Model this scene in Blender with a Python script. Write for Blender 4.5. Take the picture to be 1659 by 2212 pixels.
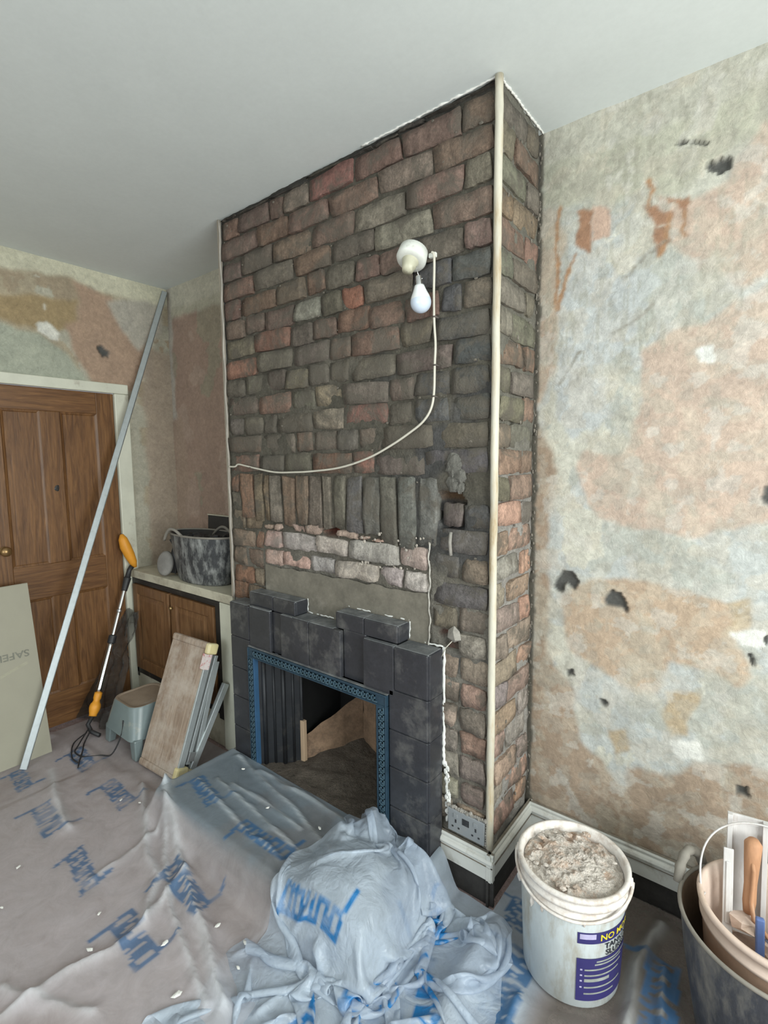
import bpy, math, random
import numpy as np
from mathutils import Vector, Matrix

for o in list(bpy.data.objects): bpy.data.objects.remove(o)
SC = bpy.context.scene
COL = SC.collection
PI = math.pi

# ------------------------------------------------------------ camera, light, exposure
cam = bpy.data.cameras.new('camera'); cam.sensor_fit = 'VERTICAL'; cam.sensor_height = 24.0
cam.lens = 24.0 * 1093.5 / 2212.0; cam.clip_start = .02
camo = bpy.data.objects.new('camera', cam); COL.objects.link(camo)
camo.matrix_world = Matrix(((0.78425378, -0.05644272, 0.61786748, 2.18398735),
                            (0.62037584, 0.08567764, -0.7796109, -1.51500649),
                            (-0.00893407, 0.99472286, 0.10220871, 1.5666502), (0, 0, 0, 1)))
SC.camera = camo
W = bpy.data.worlds.new('world'); SC.world = W; W.use_nodes = True
W.node_tree.nodes['Background'].inputs[0].default_value = (.75, .87, 1, 1)
W.node_tree.nodes['Background'].inputs[1].default_value = 1.0
def window_light(name, loc, rot, sx, sy, power, col):
    l = bpy.data.lights.new(name, 'AREA'); l.shape = 'RECTANGLE'; l.size = sx; l.size_y = sy
    l.energy = power; l.color = col
    o = bpy.data.objects.new(name, l); COL.objects.link(o); o.location = loc; o.rotation_euler = rot
    return o
# overcast daylight coming through the window in the right hand wall and through the front window
window_light('daylight_side_window', (3.86, -1.25, 1.5), (0, PI/2, 0), 1.5, 1.9, 122, (.95, 1.0, .97))
window_light('daylight_front_window', (1.3, -3.86, 1.5), (PI/2, 0, 0), 2.0, 1.5, 42, (.90, .98, 1.0))
SC.view_settings.view_transform = 'Standard'; SC.view_settings.look = 'None'
SC.view_settings.gamma = 1; SC.view_settings.use_curve_mapping = False
SC.view_settings.exposure = -0.12

# ------------------------------------------------------------ numpy noise
_tab = np.random.RandomState(7).rand(256, 256)
def vn(x, y, seed=0):
    x = np.asarray(x, float) + seed * 17.31; y = np.asarray(y, float) + seed * 9.77
    xi = np.floor(x).astype(int); yi = np.floor(y).astype(int)
    fx = x - xi; fy = y - yi; fx = fx*fx*(3-2*fx); fy = fy*fy*(3-2*fy)
    a = _tab[xi % 256, yi % 256]; b = _tab[(xi+1) % 256, yi % 256]
    c = _tab[xi % 256, (yi+1) % 256]; d = _tab[(xi+1) % 256, (yi+1) % 256]
    return (a*(1-fx)+b*fx)*(1-fy) + (c*(1-fx)+d*fx)*fy
def fbm(x, y, oct=4, seed=0):
    s = 0; a = .5; t = 0
    for i in range(oct):
        s = s + a*vn(x*2**i, y*2**i, seed+i*3); t += a; a *= .5
    return s / t
def sst(a, b, x):
    t = np.clip((x-a)/(b-a), 0, 1); return t*t*(3-2*t)
def inpoly(px, py, poly):
    r = np.zeros(px.shape, bool); n = len(poly)
    for i in range(n):
        x1, y1 = poly[i]; x2, y2 = poly[(i+1) % n]
        c = ((y1 > py) != (y2 > py)) & (px < (x2-x1)*(py-y1)/((y2-y1) or 1e-9)+x1)
        r ^= c
    return r
def segd(px, py, pl):
    d = np.full(px.shape, 1e9); 
    for (x1, y1), (x2, y2) in zip(pl, pl[1:]):
        dx, dy = x2-x1, y2-y1; t = np.clip(((px-x1)*dx+(py-y1)*dy)/(dx*dx+dy*dy+1e-12), 0, 1)
        d = np.minimum(d, np.hypot(px-x1-t*dx, py-y1-t*dy))
    return d
def S(r, g, b):
    f = lambda c: (c/255)/12.92 if c <= 10 else ((c/255+.055)/1.055)**2.4
    return (f(r), f(g), f(b))

# ------------------------------------------------------------ materials
class NT:
    def __init__(s, name):
        s.m = bpy.data.materials.new(name); s.m.use_nodes = True; s.t = s.m.node_tree
        s.b = s.t.nodes['Principled BSDF']; s.out = s.t.nodes['Material Output']
    def n(s, typ, **kw):
        n = s.t.nodes.new('ShaderNode'+typ)
        for k, v in kw.items(): setattr(n, k, v)
        return n
    def l(s, a, b): s.t.links.new(a, b)
    def noise(s, scale, det=4, rough=.6, coord=None, dist=0):
        n = s.n('TexNoise'); n.inputs['Scale'].default_value = scale; n.inputs['Detail'].default_value = det
        n.inputs['Roughness'].default_value = rough; n.inputs['Distortion'].default_value = dist
        if coord is not None: s.l(coord, n.inputs['Vector'])
        return n.outputs['Fac']
    def ramp(s, fac, a, b, ca=(0, 0, 0), cb=(1, 1, 1)):
        r = s.n('ValToRGB'); r.color_ramp.elements[0].position = a; r.color_ramp.elements[1].position = b
        r.color_ramp.elements[0].color = (*ca, 1); r.color_ramp.elements[1].color = (*cb, 1)
        s.l(fac, r.inputs[0]); return r.outputs[0]
    def mix(s, fac, a, b, typ='MIX'):
        m = s.n('Mix', data_type='RGBA', blend_type=typ)
        for sock, v in ((m.inputs[0], fac), (m.inputs[6], a), (m.inputs[7], b)):
            if isinstance(v, (int, float)): sock.default_value = v
            elif isinstance(v, tuple): sock.default_value = (*v[:3], 1)
            else: s.l(v, sock)
        return m.outputs[2]
    def bump(s, h, strength, dist=.01, prev=None):
        b = s.n('Bump'); b.inputs['Strength'].default_value = strength; b.inputs['Distance'].default_value = dist
        s.l(h, b.inputs['Height'])
        if prev is not None: s.l(prev, b.inputs['Normal'])
        return b.outputs[0]
    def coord(s, scale=(1, 1, 1), kind='Object'):
        c = s.n('TexCoord'); m = s.n('Mapping'); m.inputs['Scale'].default_value = scale
        s.l(c.outputs[kind], m.inputs['Vector']); return m.outputs[0]
def M(name, base, var=.25, scale=12, rough=.7, bump=.2, bdist=.004, metal=0, sc3=(1, 1, 1), dust=None, dustamt=.0,
      dscale=9, attr=None, objcol=False, fine=0, spec=.5):
    t = NT(name); co = t.coord(sc3)
    n1 = t.noise(scale, 5, .65, co)
    if attr: a = t.n('Attribute'); a.attribute_name = attr; c = a.outputs['Color']
    elif objcol: c = t.n('ObjectInfo').outputs['Color']
    else: c = t.mix(0.0, base, base)
    c = t.mix(1.0, c, t.ramp(n1, .25, .75, (1-var,)*3, (1+var,)*3), 'MULTIPLY')
    if fine:
        c = t.mix(1.0, c, t.ramp(t.noise(scale*9, 3, .7, co), .3, .7, (1-fine,)*3, (1+fine,)*3), 'MULTIPLY')
    if dust:
        f = t.ramp(t.noise(dscale, 6, .7, co), .62-dustamt*.5, .78-dustamt*.3)
        c = t.mix(f, c, dust)
    t.l(c, t.b.inputs['Base Color']); t.b.inputs['Roughness'].default_value = rough
    t.b.inputs['Metallic'].default_value = metal; t.b.inputs['Specular IOR Level'].default_value = spec
    if bump: t.l(t.bump(t.noise(scale*2.5, 5, .7, co), bump, bdist), t.b.inputs['Normal'])
    return t.m

def mat_brick(name, smear, smearcol, amt, gain=1.0):
    t = NT(name); co = t.coord(); geo = t.n('NewGeometry').outputs['Position']
    c = t.n('ObjectInfo').outputs['Color']
    c = t.mix(1.0, c, t.ramp(t.noise(14, 5, .7, geo, 1.0), .25, .75, (.55,)*3, (1.45,)*3), 'MULTIPLY')
    c = t.mix(1.0, c, t.ramp(t.noise(110, 4, .7, geo), .3, .7, (.72,)*3, (1.28,)*3), 'MULTIPLY')
    st = t.n('Mapping'); st.inputs['Scale'].default_value = (40, 40, 9); t.l(geo, st.inputs['Vector'])
    c = t.mix(1.0, c, t.ramp(t.noise(1, 4, .7, st.outputs[0]), .3, .7, (.8,)*3, (1.2,)*3), 'MULTIPLY')
    f = t.ramp(t.noise(7.5, 6, .72, geo, .6), .56-amt, .66-amt*.8)
    c = t.mix(t.mix(1.0, f, (smear,)*3, 'MULTIPLY'), c, smearcol)
    p = t.ramp(t.noise(26, 5, .8, geo), .70, .74)
    c = t.mix(t.mix(1.0, p, (.45,)*3, 'MULTIPLY'), c, (.32, .29, .25))
    t.l(c, t.b.inputs['Base Color']); t.b.inputs['Roughness'].default_value = .92
    b = t.bump(t.noise(28, 6, .75, geo), .8, .018)
    b = t.bump(t.noise(160, 4, .7, geo), .5, .004, b)
    t.l(b, t.b.inputs['Normal']); return t.m

def mat_wall(name, speck=.14, bump=.45):
    t = NT(name); geo = t.n('NewGeometry').outputs['Position']
    a = t.n('Attribute'); a.attribute_name = 'Col'; c = a.outputs['Color']
    c = t.mix(1.0, c, t.ramp(t.noise(24, 6, .75, geo, 1.2), .32, .68, (.84,)*3, (1.13,)*3), 'MULTIPLY')
    c = t.mix(1.0, c, t.ramp(t.noise(60, 6, .8, geo, .4), .3, .7, (1-speck,)*3, (1+speck,)*3), 'MULTIPLY')
    c = t.mix(1.0, c, t.ramp(t.noise(9, 6, .7, geo, .8), .3, .7, (.88, .88, .88), (1.10, 1.09, 1.07)), 'MULTIPLY')
    f = t.ramp(t.noise(38, 6, .85, geo, 1.5), .70, .76)
    c = t.mix(t.mix(1.0, f, (.55,)*3, 'MULTIPLY'), c, (.72, .70, .62))
    f = t.ramp(t.noise(75, 5, .85, geo, 1.0), .72, .76)
    c = t.mix(t.mix(1.0, f, (.5,)*3, 'MULTIPLY'), c, (.17, .16, .13))
    t.l(c, t.b.inputs['Base Color']); t.b.inputs['Roughness'].default_value = .9
    b = t.bump(t.noise(22, 7, .75, geo, .8), bump, .012); b = t.bump(t.noise(130, 4, .7, geo), .25, .003, b)
    t.l(b, t.b.inputs['Normal']); return t.m

def mat_sheet(name, cs):
    t = NT(name); geo = t.n('NewGeometry').outputs['Position']
    a = t.n('Attribute'); a.attribute_name = 'Col'
    c = a.outputs['Color']
    c = t.mix(1.0, c, t.ramp(t.noise(11, 6, .75, geo, 1.0), .3, .7, (.86, .85, .83), (1.1,)*3), 'MULTIPLY')
    t.l(c, t.b.inputs['Base Color']); t.b.inputs['Roughness'].default_value = .28
    t.b.inputs['Specular IOR Level'].default_value = .45
    def crease(sc, dist):
        n_ = t.noise(sc, 3, .55, geo, dist); m_ = t.n('Math', operation='SUBTRACT'); t.l(n_, m_.inputs[0]); m_.inputs[1].default_value = .5
        a_ = t.n('Math', operation='ABSOLUTE'); t.l(m_.outputs[0], a_.inputs[0]); return a_.outputs[0]
    b = t.bump(crease(8, 1.0), cs, .05); b = t.bump(crease(19, 1.2), cs*.8, .02, b); t.l(b, t.b.inputs['Normal'])
    tr = t.n('BsdfTransparent'); tl = t.n('BsdfTranslucent'); t.l(c, tl.inputs['Color']); t.l(b, tl.inputs['Normal'])
    m0 = t.n('MixShader'); m0.inputs[0].default_value = .22
    t.l(t.b.outputs[0], m0.inputs[1]); t.l(tl.outputs[0], m0.inputs[2])
    m1 = t.n('MixShader'); t.l(a.outputs['Alpha'], m1.inputs[0]); t.l(tr.outputs[0], m1.inputs[1]); t.l(m0.outputs[0], m1.inputs[2])
    t.l(m1.outputs[0], t.out.inputs[0]); return t.m

def mat_wood(name, base, dark, gs=(3, 30, 2), rough=.45, knots=True, dust=None, da=.3):
    t = NT(name); co = t.coord(gs)
    n = t.noise(2.2, 6, .6, co, 1.2)
    c = t.mix(t.ramp(n, .35, .68), dark, base)
    c = t.mix(1.0, c, t.ramp(t.noise(9, 4, .6, co), .3, .7, (.8,)*3, (1.15,)*3), 'MULTIPLY')
    if dust: c = t.mix(t.ramp(t.noise(6, 6, .7, t.coord()), .6-da*.6, .75-da*.4), c, dust)
    t.l(c, t.b.inputs['Base Color']); t.b.inputs['Roughness'].default_value = rough
    t.l(t.bump(n, .25, .003), t.b.inputs['Normal']); return t.m

DUST = (.36, .30, .25)
MT = dict(
 brick=mat_brick('sooty_brick', .8, (.118, .103, .082), .08),
 brick_smear=mat_brick('smeared_brick', .85, (.125, .110, .088), .13),
 brick_light=mat_brick('scraped_brick', .7, (.26, .235, .21), .03),
 mortar=M('lime_mortar', (.075, .069, .056), .35, 16, .95, .9, .012, attr='Col', fine=.25),
 render=M('smooth_cement_patch', (.17, .155, .125), .3, 7, .9, .35, .006, fine=.12, dust=(.27, .25, .21), dustamt=.05),
 wall=mat_wall('stripped_plaster'), ceil=M('ceiling_paint', (.68, .725, .715), .03, 5, .9, .06, .004, fine=.02),
 plainwall=M('painted_wall', (.62, .62, .57), .05, 5, .9, .05),
 carpet=M('floor_carpet', (.33, .24, .225), .3, 18, .95, .6, .01, fine=.3),
 dark=M('dark_floor_edge', (.035, .032, .03), .4, 20, .95, .5),
 tile=M('charcoal_glazed_tile', (.034, .035, .041), .22, 9, .30, .1, .002, dust=(.12, .118, .115), dustamt=.18, dscale=7, fine=.15),
 tile_top=M('dusty_tile_top', (.10, .105, .11), .25, 12, .75, .15, .002, dust=(.22, .225, .225), dustamt=.4, dscale=14),
 grout=M('white_bedding', (.72, .72, .69), .15, 25, .9, .5, .006),
 blue=M('blue_enamelled_metal', (.036, .073, .110), .25, 14, .38, .2, .002, metal=.35, dust=(.20, .24, .26), dustamt=.08),
 bluelight=M('pale_blue_relief', (.085, .15, .195), .2, 14, .4, .1, metal=.3),  # paler blue than the frame, so the key pattern stands out
 blueedge=M('bright_blue_edge', (.05, .13, .25), .15, 14, .35, .1, metal=.3),
 iron=M('dark_cast_iron', (.022, .024, .028), .3, 10, .5, .15, metal=.3, dust=(.07, .065, .06), dustamt=.15),
 soot=M('soot', (.006, .006, .006), .4, 10, .95, .5),
 fireclay=M('fireclay', (.26, .17, .11), .45, 7, .9, .5, .01, dust=(.03, .028, .025), dustamt=.05, dscale=5, fine=.2),
 ash=M('ash_rubble', (.12, .098, .078), .4, 22, .95, 1.0, .02, fine=.4, dust=(.24, .22, .2), dustamt=-.1),
 bead=M('chipped_white_bead', (.56, .53, .44), .2, 10, .6, .3, .002, sc3=(4, 4, .8), dust=(.36, .27, .155), dustamt=.3, dscale=5),
 beadold=M('old_cream_bead', (.36, .32, .26), .25, 8, .7, .3, .002, sc3=(4, 4, .8), dust=(.28, .22, .17), dustamt=.25),
 cream=M('cream_gloss_paint', (.66, .66, .55), .08, 10, .45, .12, .002, dust=(.42, .38, .30), dustamt=.05),
 skirt=M('dusty_white_gloss', (.66, .66, .62), .10, 9, .45, .1, .002, dust=(.38, .35, .30), dustamt=.15),
 skirtdust=M('dust_on_ledge', (.23, .20, .16), .3, 30, .95, .5),
 worktop=M('cream_worktop', (.56, .53, .42), .12, 8, .6, .1, .002, dust=(.33, .29, .22), dustamt=.25),
 door=mat_wood('stained_pine', (.235, .112, .040), (.115, .05, .017), (18, 18, 1.6)),
 door_h=mat_wood('stained_pine_rail', (.225, .107, .038), (.12, .052, .018), (18, 1.6, 18)),
 oak=mat_wood('cupboard_door_oak', (.235, .125, .055), (.14, .065, .026), (14, 14, 1.6)),
 black=M('black_cabinet_frame', (.02, .019, .018), .3, 12, .45, .1, dust=(.12, .10, .08), dustamt=.05),
 alu=M('aluminium', (.50, .54, .55), .1, 30, .38, .1, .001, metal=.55, dust=(.42, .45, .44), dustamt=.15, dscale=40),
 chrome=M('chrome', (.72, .72, .72), .05, 10, .16, 0, metal=1.0),
 steel=M('brushed_steel', (.55, .57, .58), .1, 20, .3, .1, metal=.8, dust=(.4, .38, .35), dustamt=.1),
 orange=M('orange_plastic', (.78, .33, .03), .12, 10, .5, .05, dust=(.55, .33, .12), dustamt=.05),
 blackpl=M('black_plastic', (.025, .025, .027), .3, 14, .5, .15, dust=(.16, .15, .14), dustamt=.05),
 tubblack=M('plaster_splashed_black_rubber', (.045, .048, .052), .3, 14, .55, .25, .003, sc3=(1.6, 1.6, .6), dust=(.33, .34, .33), dustamt=.36, dscale=16, fine=.3),
 tubgrey=M('dirty_black_rubber', (.06, .065, .08), .3, 9, .6, .25, .003, sc3=(1.5, 1.5, .5), dust=(.22, .21, .19), dustamt=.28, dscale=8, fine=.2),
 tubrim=M('dusty_rubber_rim', (.24, .22, .19), .25, 14, .8, .2),
 tubin=M('rust_brown_dust', (.13, .085, .055), .3, 10, .95, .3),
 bucketw=M('dirty_white_plastic', (.60, .65, .66), .10, 7, .4, .06, .002, sc3=(1.6, 1.6, .5), dust=(.42, .39, .32), dustamt=.26, dscale=9, fine=.04),
 bucketrim=M('plaster_crusted_rim', (.72, .68, .64), .12, 25, .6, .4, .004, dust=(.48, .40, .34), dustamt=.3, dscale=22),
 debris=M('plaster_debris', (.76, .69, .62), .2, 30, .95, 1.0, .02, dust=(.62, .38, .24), dustamt=.26, dscale=13, fine=.3),
 navy=M('navy_label_print', (.035, .03, .14), .1, 10, .5, 0), yellow=M('yellow_label_print', (.75, .62, .04), .1, 10, .5, 0),
 print_black=M('black_label_print', (.02, .02, .03), .1, 10, .5, 0), labelgrey=M('grey_worn_label_text', (.30, .32, .30), .3, 30, .6, 0),
 lilac=M('pale_lilac_label', (.45, .42, .62), .2, 20, .5, 0),
 terra=M('dusty_peach_plastic', (.56, .38, .28), .12, 8, .65, .15, .003, dust=(.50, .40, .32), dustamt=.25, fine=.06),
 terrarim=M('pale_peach_rim', (.66, .52, .44), .12, 14, .6, .15, .003, dust=(.5, .38, .29), dustamt=.2),
 trowelwood=M('dusty_brown_handle', (.46, .24, .13), .2, 10, .7, .2, sc3=(4, 4, 1), dust=(.52, .38, .28), dustamt=.1),
 dusty_white=M('dusty_white_metal', (.62, .60, .59), .15, 10, .6, .15, sc3=(3, 3, .6), dust=(.46, .40, .36), dustamt=.2),
 bluepl=M('blue_plastic', (.10, .16, .36), .15, 12, .5, .1, dust=(.25, .26, .32), dustamt=.1),
 stool=M('blue_grey_stool_plastic', (.19, .235, .24), .1, 8, .33, .05, .002, dust=(.36, .35, .30), dustamt=.1),
 stooltop=M('dusty_stool_top', (.30, .23, .17), .2, 10, .9, .2, dust=(.36, .30, .25), dustamt=.1),
 tread=mat_wood('dusty_plank_tread', (.43, .34, .27), (.29, .21, .155), (12, 12, 1.5), .85, dust=(.50, .43, .37), da=.25),
 yellowcap=M('pale_yellow_plastic', (.72, .62, .33), .12, 14, .6, .15, dust=(.62, .58, .46), dustamt=.2),
 sticker=M('red_white_sticker', (.70, .62, .60), .05, 10, .6, 0, dust=(.50, .06, .07), dustamt=.25, dscale=60),
 board=M('insulation_board_face', (.37, .35, .275), .04, 6, .75, .04, .002), boardedge=M('insulation_board_edge', (.33, .31, .24), .15, 30, .9, .4),
 stamp=M('grey_stamped_ink', (.22, .22, .18), .2, 40, .8, 0),
 lampw=M('aged_white_plastic', (.72, .73, .68), .1, 20, .45, .08, dust=(.5, .48, .42), dustamt=.1, dscale=30),
 lampy=M('yellowed_plastic', (.52, .50, .38), .15, 20, .45, .08), bulbw=M('white_bulb_body', (.82, .84, .84), .02, 5, .3, 0),
 bulbg=M('frosted_bulb', (.60, .68, .80), .02, 5, .22, 0), cable=M('white_cable', (.58, .55, .47), .1, 20, .5, .1),
 clip=M('dark_clip', (.10, .085, .075), .2, 20, .8, .2), socket=M('grey_socket_plate', (.26, .275, .285), .08, 10, .4, .1, dust=(.3, .28, .25), dustamt=.1),
 glass=M('window_paint', (.8, .8, .8), .02, 5, .4, 0), chip=M('white_plaster_chip', (.75, .74, .70), .1, 40, .9, .3),
 rubble=M('grey_mortar_lump', (.30, .28, .25), .25, 40, .95, .8), baggy=M('grey_bag', (.12, .12, .115), .3, 12, .5, .3),
)
MT['sheet'] = mat_sheet('polythene_sheet', .07); MT['sheet_heap'] = mat_sheet('polythene_heap', .34)
def bagmat():
    t = NT('clear_dusty_bag'); t.b.inputs['Base Color'].default_value = (.07, .065, .06, 1); t.b.inputs['Roughness'].default_value = .22
    geo = t.n('NewGeometry').outputs['Position']
    t.l(t.bump(t.noise(28, 5, .7, geo, 2), .8, .02), t.b.inputs['Normal'])
    tr = t.n('BsdfTransparent'); m = t.n('MixShader'); m.inputs[0].default_value = .6
    t.l(tr.outputs[0], m.inputs[1]); t.l(t.b.outputs[0], m.inputs[2]); t.l(m.outputs[0], t.out.inputs[0]); return t.m
MT['bag'] = bagmat()

# ------------------------------------------------------------ mesh helpers
def tagp(o, label=None, cat=None, group=None, kind=None):
    if label: o['label'] = label
    if cat: o['category'] = cat
    if group: o['group'] = group
    if kind: o['kind'] = kind
    return o
class MB:
    def __init__(s): s.v = []; s.f = []; s.sm = []; s.mi = []; s.cm = 0
    def add(s, vs, fs, smooth=False):
        b = len(s.v); s.v += [tuple(map(float, v)) for v in vs]
        for f in fs: s.f.append(tuple(b+i for i in f)); s.sm.append(smooth); s.mi.append(s.cm)
        return s
    def box(s, x0, x1, y0, y1, z0, z1, mat=None):
        vs = [(x, y, z) for x in (x0, x1) for y in (y0, y1) for z in (z0, z1)]
        if mat is not None: vs = [tuple(mat @ Vector(v)) for v in vs]
        return s.add(vs, [(0, 1, 3, 2), (4, 6, 7, 5), (0, 4, 5, 1), (2, 3, 7, 6), (0, 2, 6, 4), (1, 5, 7, 3)])
    def lathe(s, prof, n=32, mat=None, closed=False, sx=1, sy=1, a0=0, a1=2*PI):
        full = abs(a1-a0-2*PI) < 1e-6; k = n if full else n+1
        vs = []
        for r, z in prof:
            for i in range(k):
                a = a0+(a1-a0)*i/n; vs.append((r*math.cos(a)*sx, r*math.sin(a)*sy, z))
        if mat is not None: vs = [tuple(mat @ Vector(v)) for v in vs]
        fs = []
        for j in range(len(prof)-1):
            for i in range(n):
                i2 = (i+1) % k; fs.append((j*k+i, j*k+i2, (j+1)*k+i2, (j+1)*k+i))
        return s.add(vs, fs, True)
    def tube(s, pts, r, n=10, caps=True):
        pts = [Vector(p) for p in pts]; rr = r if isinstance(r, (list, tuple)) else [r]*len(pts)
        vs = []; up = None
        for i, p in enumerate(pts):
            d = (pts[min(i+1, len(pts)-1)]-pts[max(i-1, 0)]).normalized()
            if up is None: up = Vector((0, 0, 1)) if abs(d.z) < .9 else Vector((1, 0, 0))
            u = (up-d*up.dot(d)).normalized(); w = d.cross(u); up = u
            for k in range(n):
                a = 2*PI*k/n; vs.append(tuple(p+(u*math.cos(a)+w*math.sin(a))*rr[i]))
        fs = [(i*n+k, i*n+(k+1) % n, (i+1)*n+(k+1) % n, (i+1)*n+k) for i in range(len(pts)-1) for k in range(n)]
        if caps: fs += [tuple(range(n))[::-1], tuple((len(pts)-1)*n+k for k in range(n))]
        return s.add(vs, fs, True)
    def prism(s, poly, d, mat=None):   # poly in xz plane, extruded along y from 0 to d
        n = len(poly); vs = [(x, 0, z) for x, z in poly]+[(x, d, z) for x, z in poly]
        if mat is not None: vs = [tuple(mat @ Vector(v)) for v in vs]
        return s.add(vs, [tuple(range(n)), tuple(range(2*n-1, n-1, -1))]+[(i, i+n, (i+1) % n+n, (i+1) % n) for i in range(n)])
    def grid(s, X, Y, Z, smooth=True, mask=None):
        h, w = X.shape; vs = np.stack([X, Y, Z], -1).reshape(-1, 3)
        idx = np.arange(h*w).reshape(h, w)
        q = np.stack([idx[:-1, :-1], idx[:-1, 1:], idx[1:, 1:], idx[1:, :-1]], -1)
        if mask is not None: q = q[mask]
        q = q.reshape(-1, 4); b = len(s.v); s.v += [tuple(v) for v in vs.tolist()]
        for f in (q+b).tolist(): s.f.append(tuple(f)); s.sm.append(smooth); s.mi.append(s.cm)
        return s
    def build(s, name, mat, parent=None, bevel=0, loc=None, rot=None, col=None, kind=None, seg=2):
        me = bpy.data.meshes.new(name); me.from_pydata(s.v, [], s.f); me.validate()
        for m in (mat if isinstance(mat, (list, tuple)) else [mat]): me.materials.append(MT[m] if isinstance(m, str) else m)
        if len(me.polygons) == len(s.sm):
            me.polygons.foreach_set('use_smooth', s.sm); me.polygons.foreach_set('material_index', s.mi)
        if col is not None:
            a = me.color_attributes.new('Col', 'FLOAT_COLOR', 'POINT'); a.data.foreach_set('color', np.asarray(col, np.float32).ravel())
        o = bpy.data.objects.new(name, me); COL.objects.link(o)
        if parent: o.parent = parent
        if loc: o.location = loc
        if rot: o.rotation_euler = rot
        if bevel:
            b = o.modifiers.new('bevel', 'BEVEL'); b.width = bevel; b.segments = seg; b.limit_method = 'ANGLE'
        if kind: o['kind'] = kind
        return o
def empty(name, loc=(0, 0, 0), rz=0, rot=None):
    o = bpy.data.objects.new(name, None); COL.objects.link(o); o.location = loc
    o.rotation_euler = rot or (0, 0, rz); o.empty_display_size = .05; return o
def lump(mb, c, r, seed, n=7, m=5, sq=(1, 1, 1)):
    rnd = random.Random(seed); vs = [(c[0], c[1], c[2]-r*sq[2])]
    for j in range(1, m):
        t = PI*j/m
        for i in range(n):
            a = 2*PI*i/n+rnd.uniform(-.2, .2); k = r*rnd.uniform(.75, 1.2)
            vs.append((c[0]+k*sq[0]*math.sin(t)*math.cos(a), c[1]+k*sq[1]*math.sin(t)*math.sin(a), c[2]-k*sq[2]*math.cos(t)))
    vs.append((c[0], c[1], c[2]+r*sq[2])); L = len(vs)-1
    fs = [(0, 1+(i+1) % n, 1+i) for i in range(n)]
    fs += [(1+j*n+i, 1+j*n+(i+1) % n, 1+(j+1)*n+(i+1) % n, 1+(j+1)*n+i) for j in range(m-2) for i in range(n)]
    fs += [(L, 1+(m-2)*n+i, 1+(m-2)*n+(i+1) % n) for i in range(n)]
    mb.add(vs, fs)
def text_mesh(body, size, mapf, extrude=0):
    cu = bpy.data.curves.new('txt', 'FONT'); cu.body = body; cu.size = size; cu.resolution_u = 3; cu.offset = size*.018
    o = bpy.data.objects.new('txt', cu); COL.objects.link(o)
    me = o.to_mesh(); vs = [mapf(v.co.x, v.co.y) for v in me.vertices]; fs = [tuple(p.vertices) for p in me.polygons]
    o.to_mesh_clear(); bpy.data.objects.remove(o); bpy.data.curves.remove(cu); return vs, fs

CW, CD, H, XL = 1.439, .353, 2.713, -1.14     # chimney breast width, depth, ceiling, door wall
XR, YF = 3.9, -3.9                            # far (unseen) walls

# ------------------------------------------------------------ walls with painted patches
def blend(C, m, col, n=2):
    m = m.astype(float)
    for _ in range(n):
        p = np.pad(m, 1, mode='edge'); m = (p[:-2, 1:-1]+p[2:, 1:-1]+p[1:-1, :-2]+p[1:-1, 2:]+p[1:-1, 1:-1]*2)/6
    return C*(1-m[..., None])+np.array(col)*m[..., None]
def warp(u, v, a=.035, f=11):
    return u+(fbm(u*f, v*f, 5, 3)-.5)*2*a, v+(fbm(u*f, v*f, 5, 8)-.5)*2*a
def patchy(u, v, cols, thr, f, seed):
    C = np.zeros(u.shape+(3,))+np.array(cols[0])
    for i, (c, t) in enumerate(zip(cols[1:], thr)):
        n = fbm(u*f, v*f, 6, seed+i*5); m = sst(t-.012, t+.012, n); C = C*(1-m[..., None])+np.array(c)*m[..., None]
    return C
def rgba(C): return np.concatenate([C, np.ones(C.shape[:2]+(1,))], -1).reshape(-1, 4)

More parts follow.
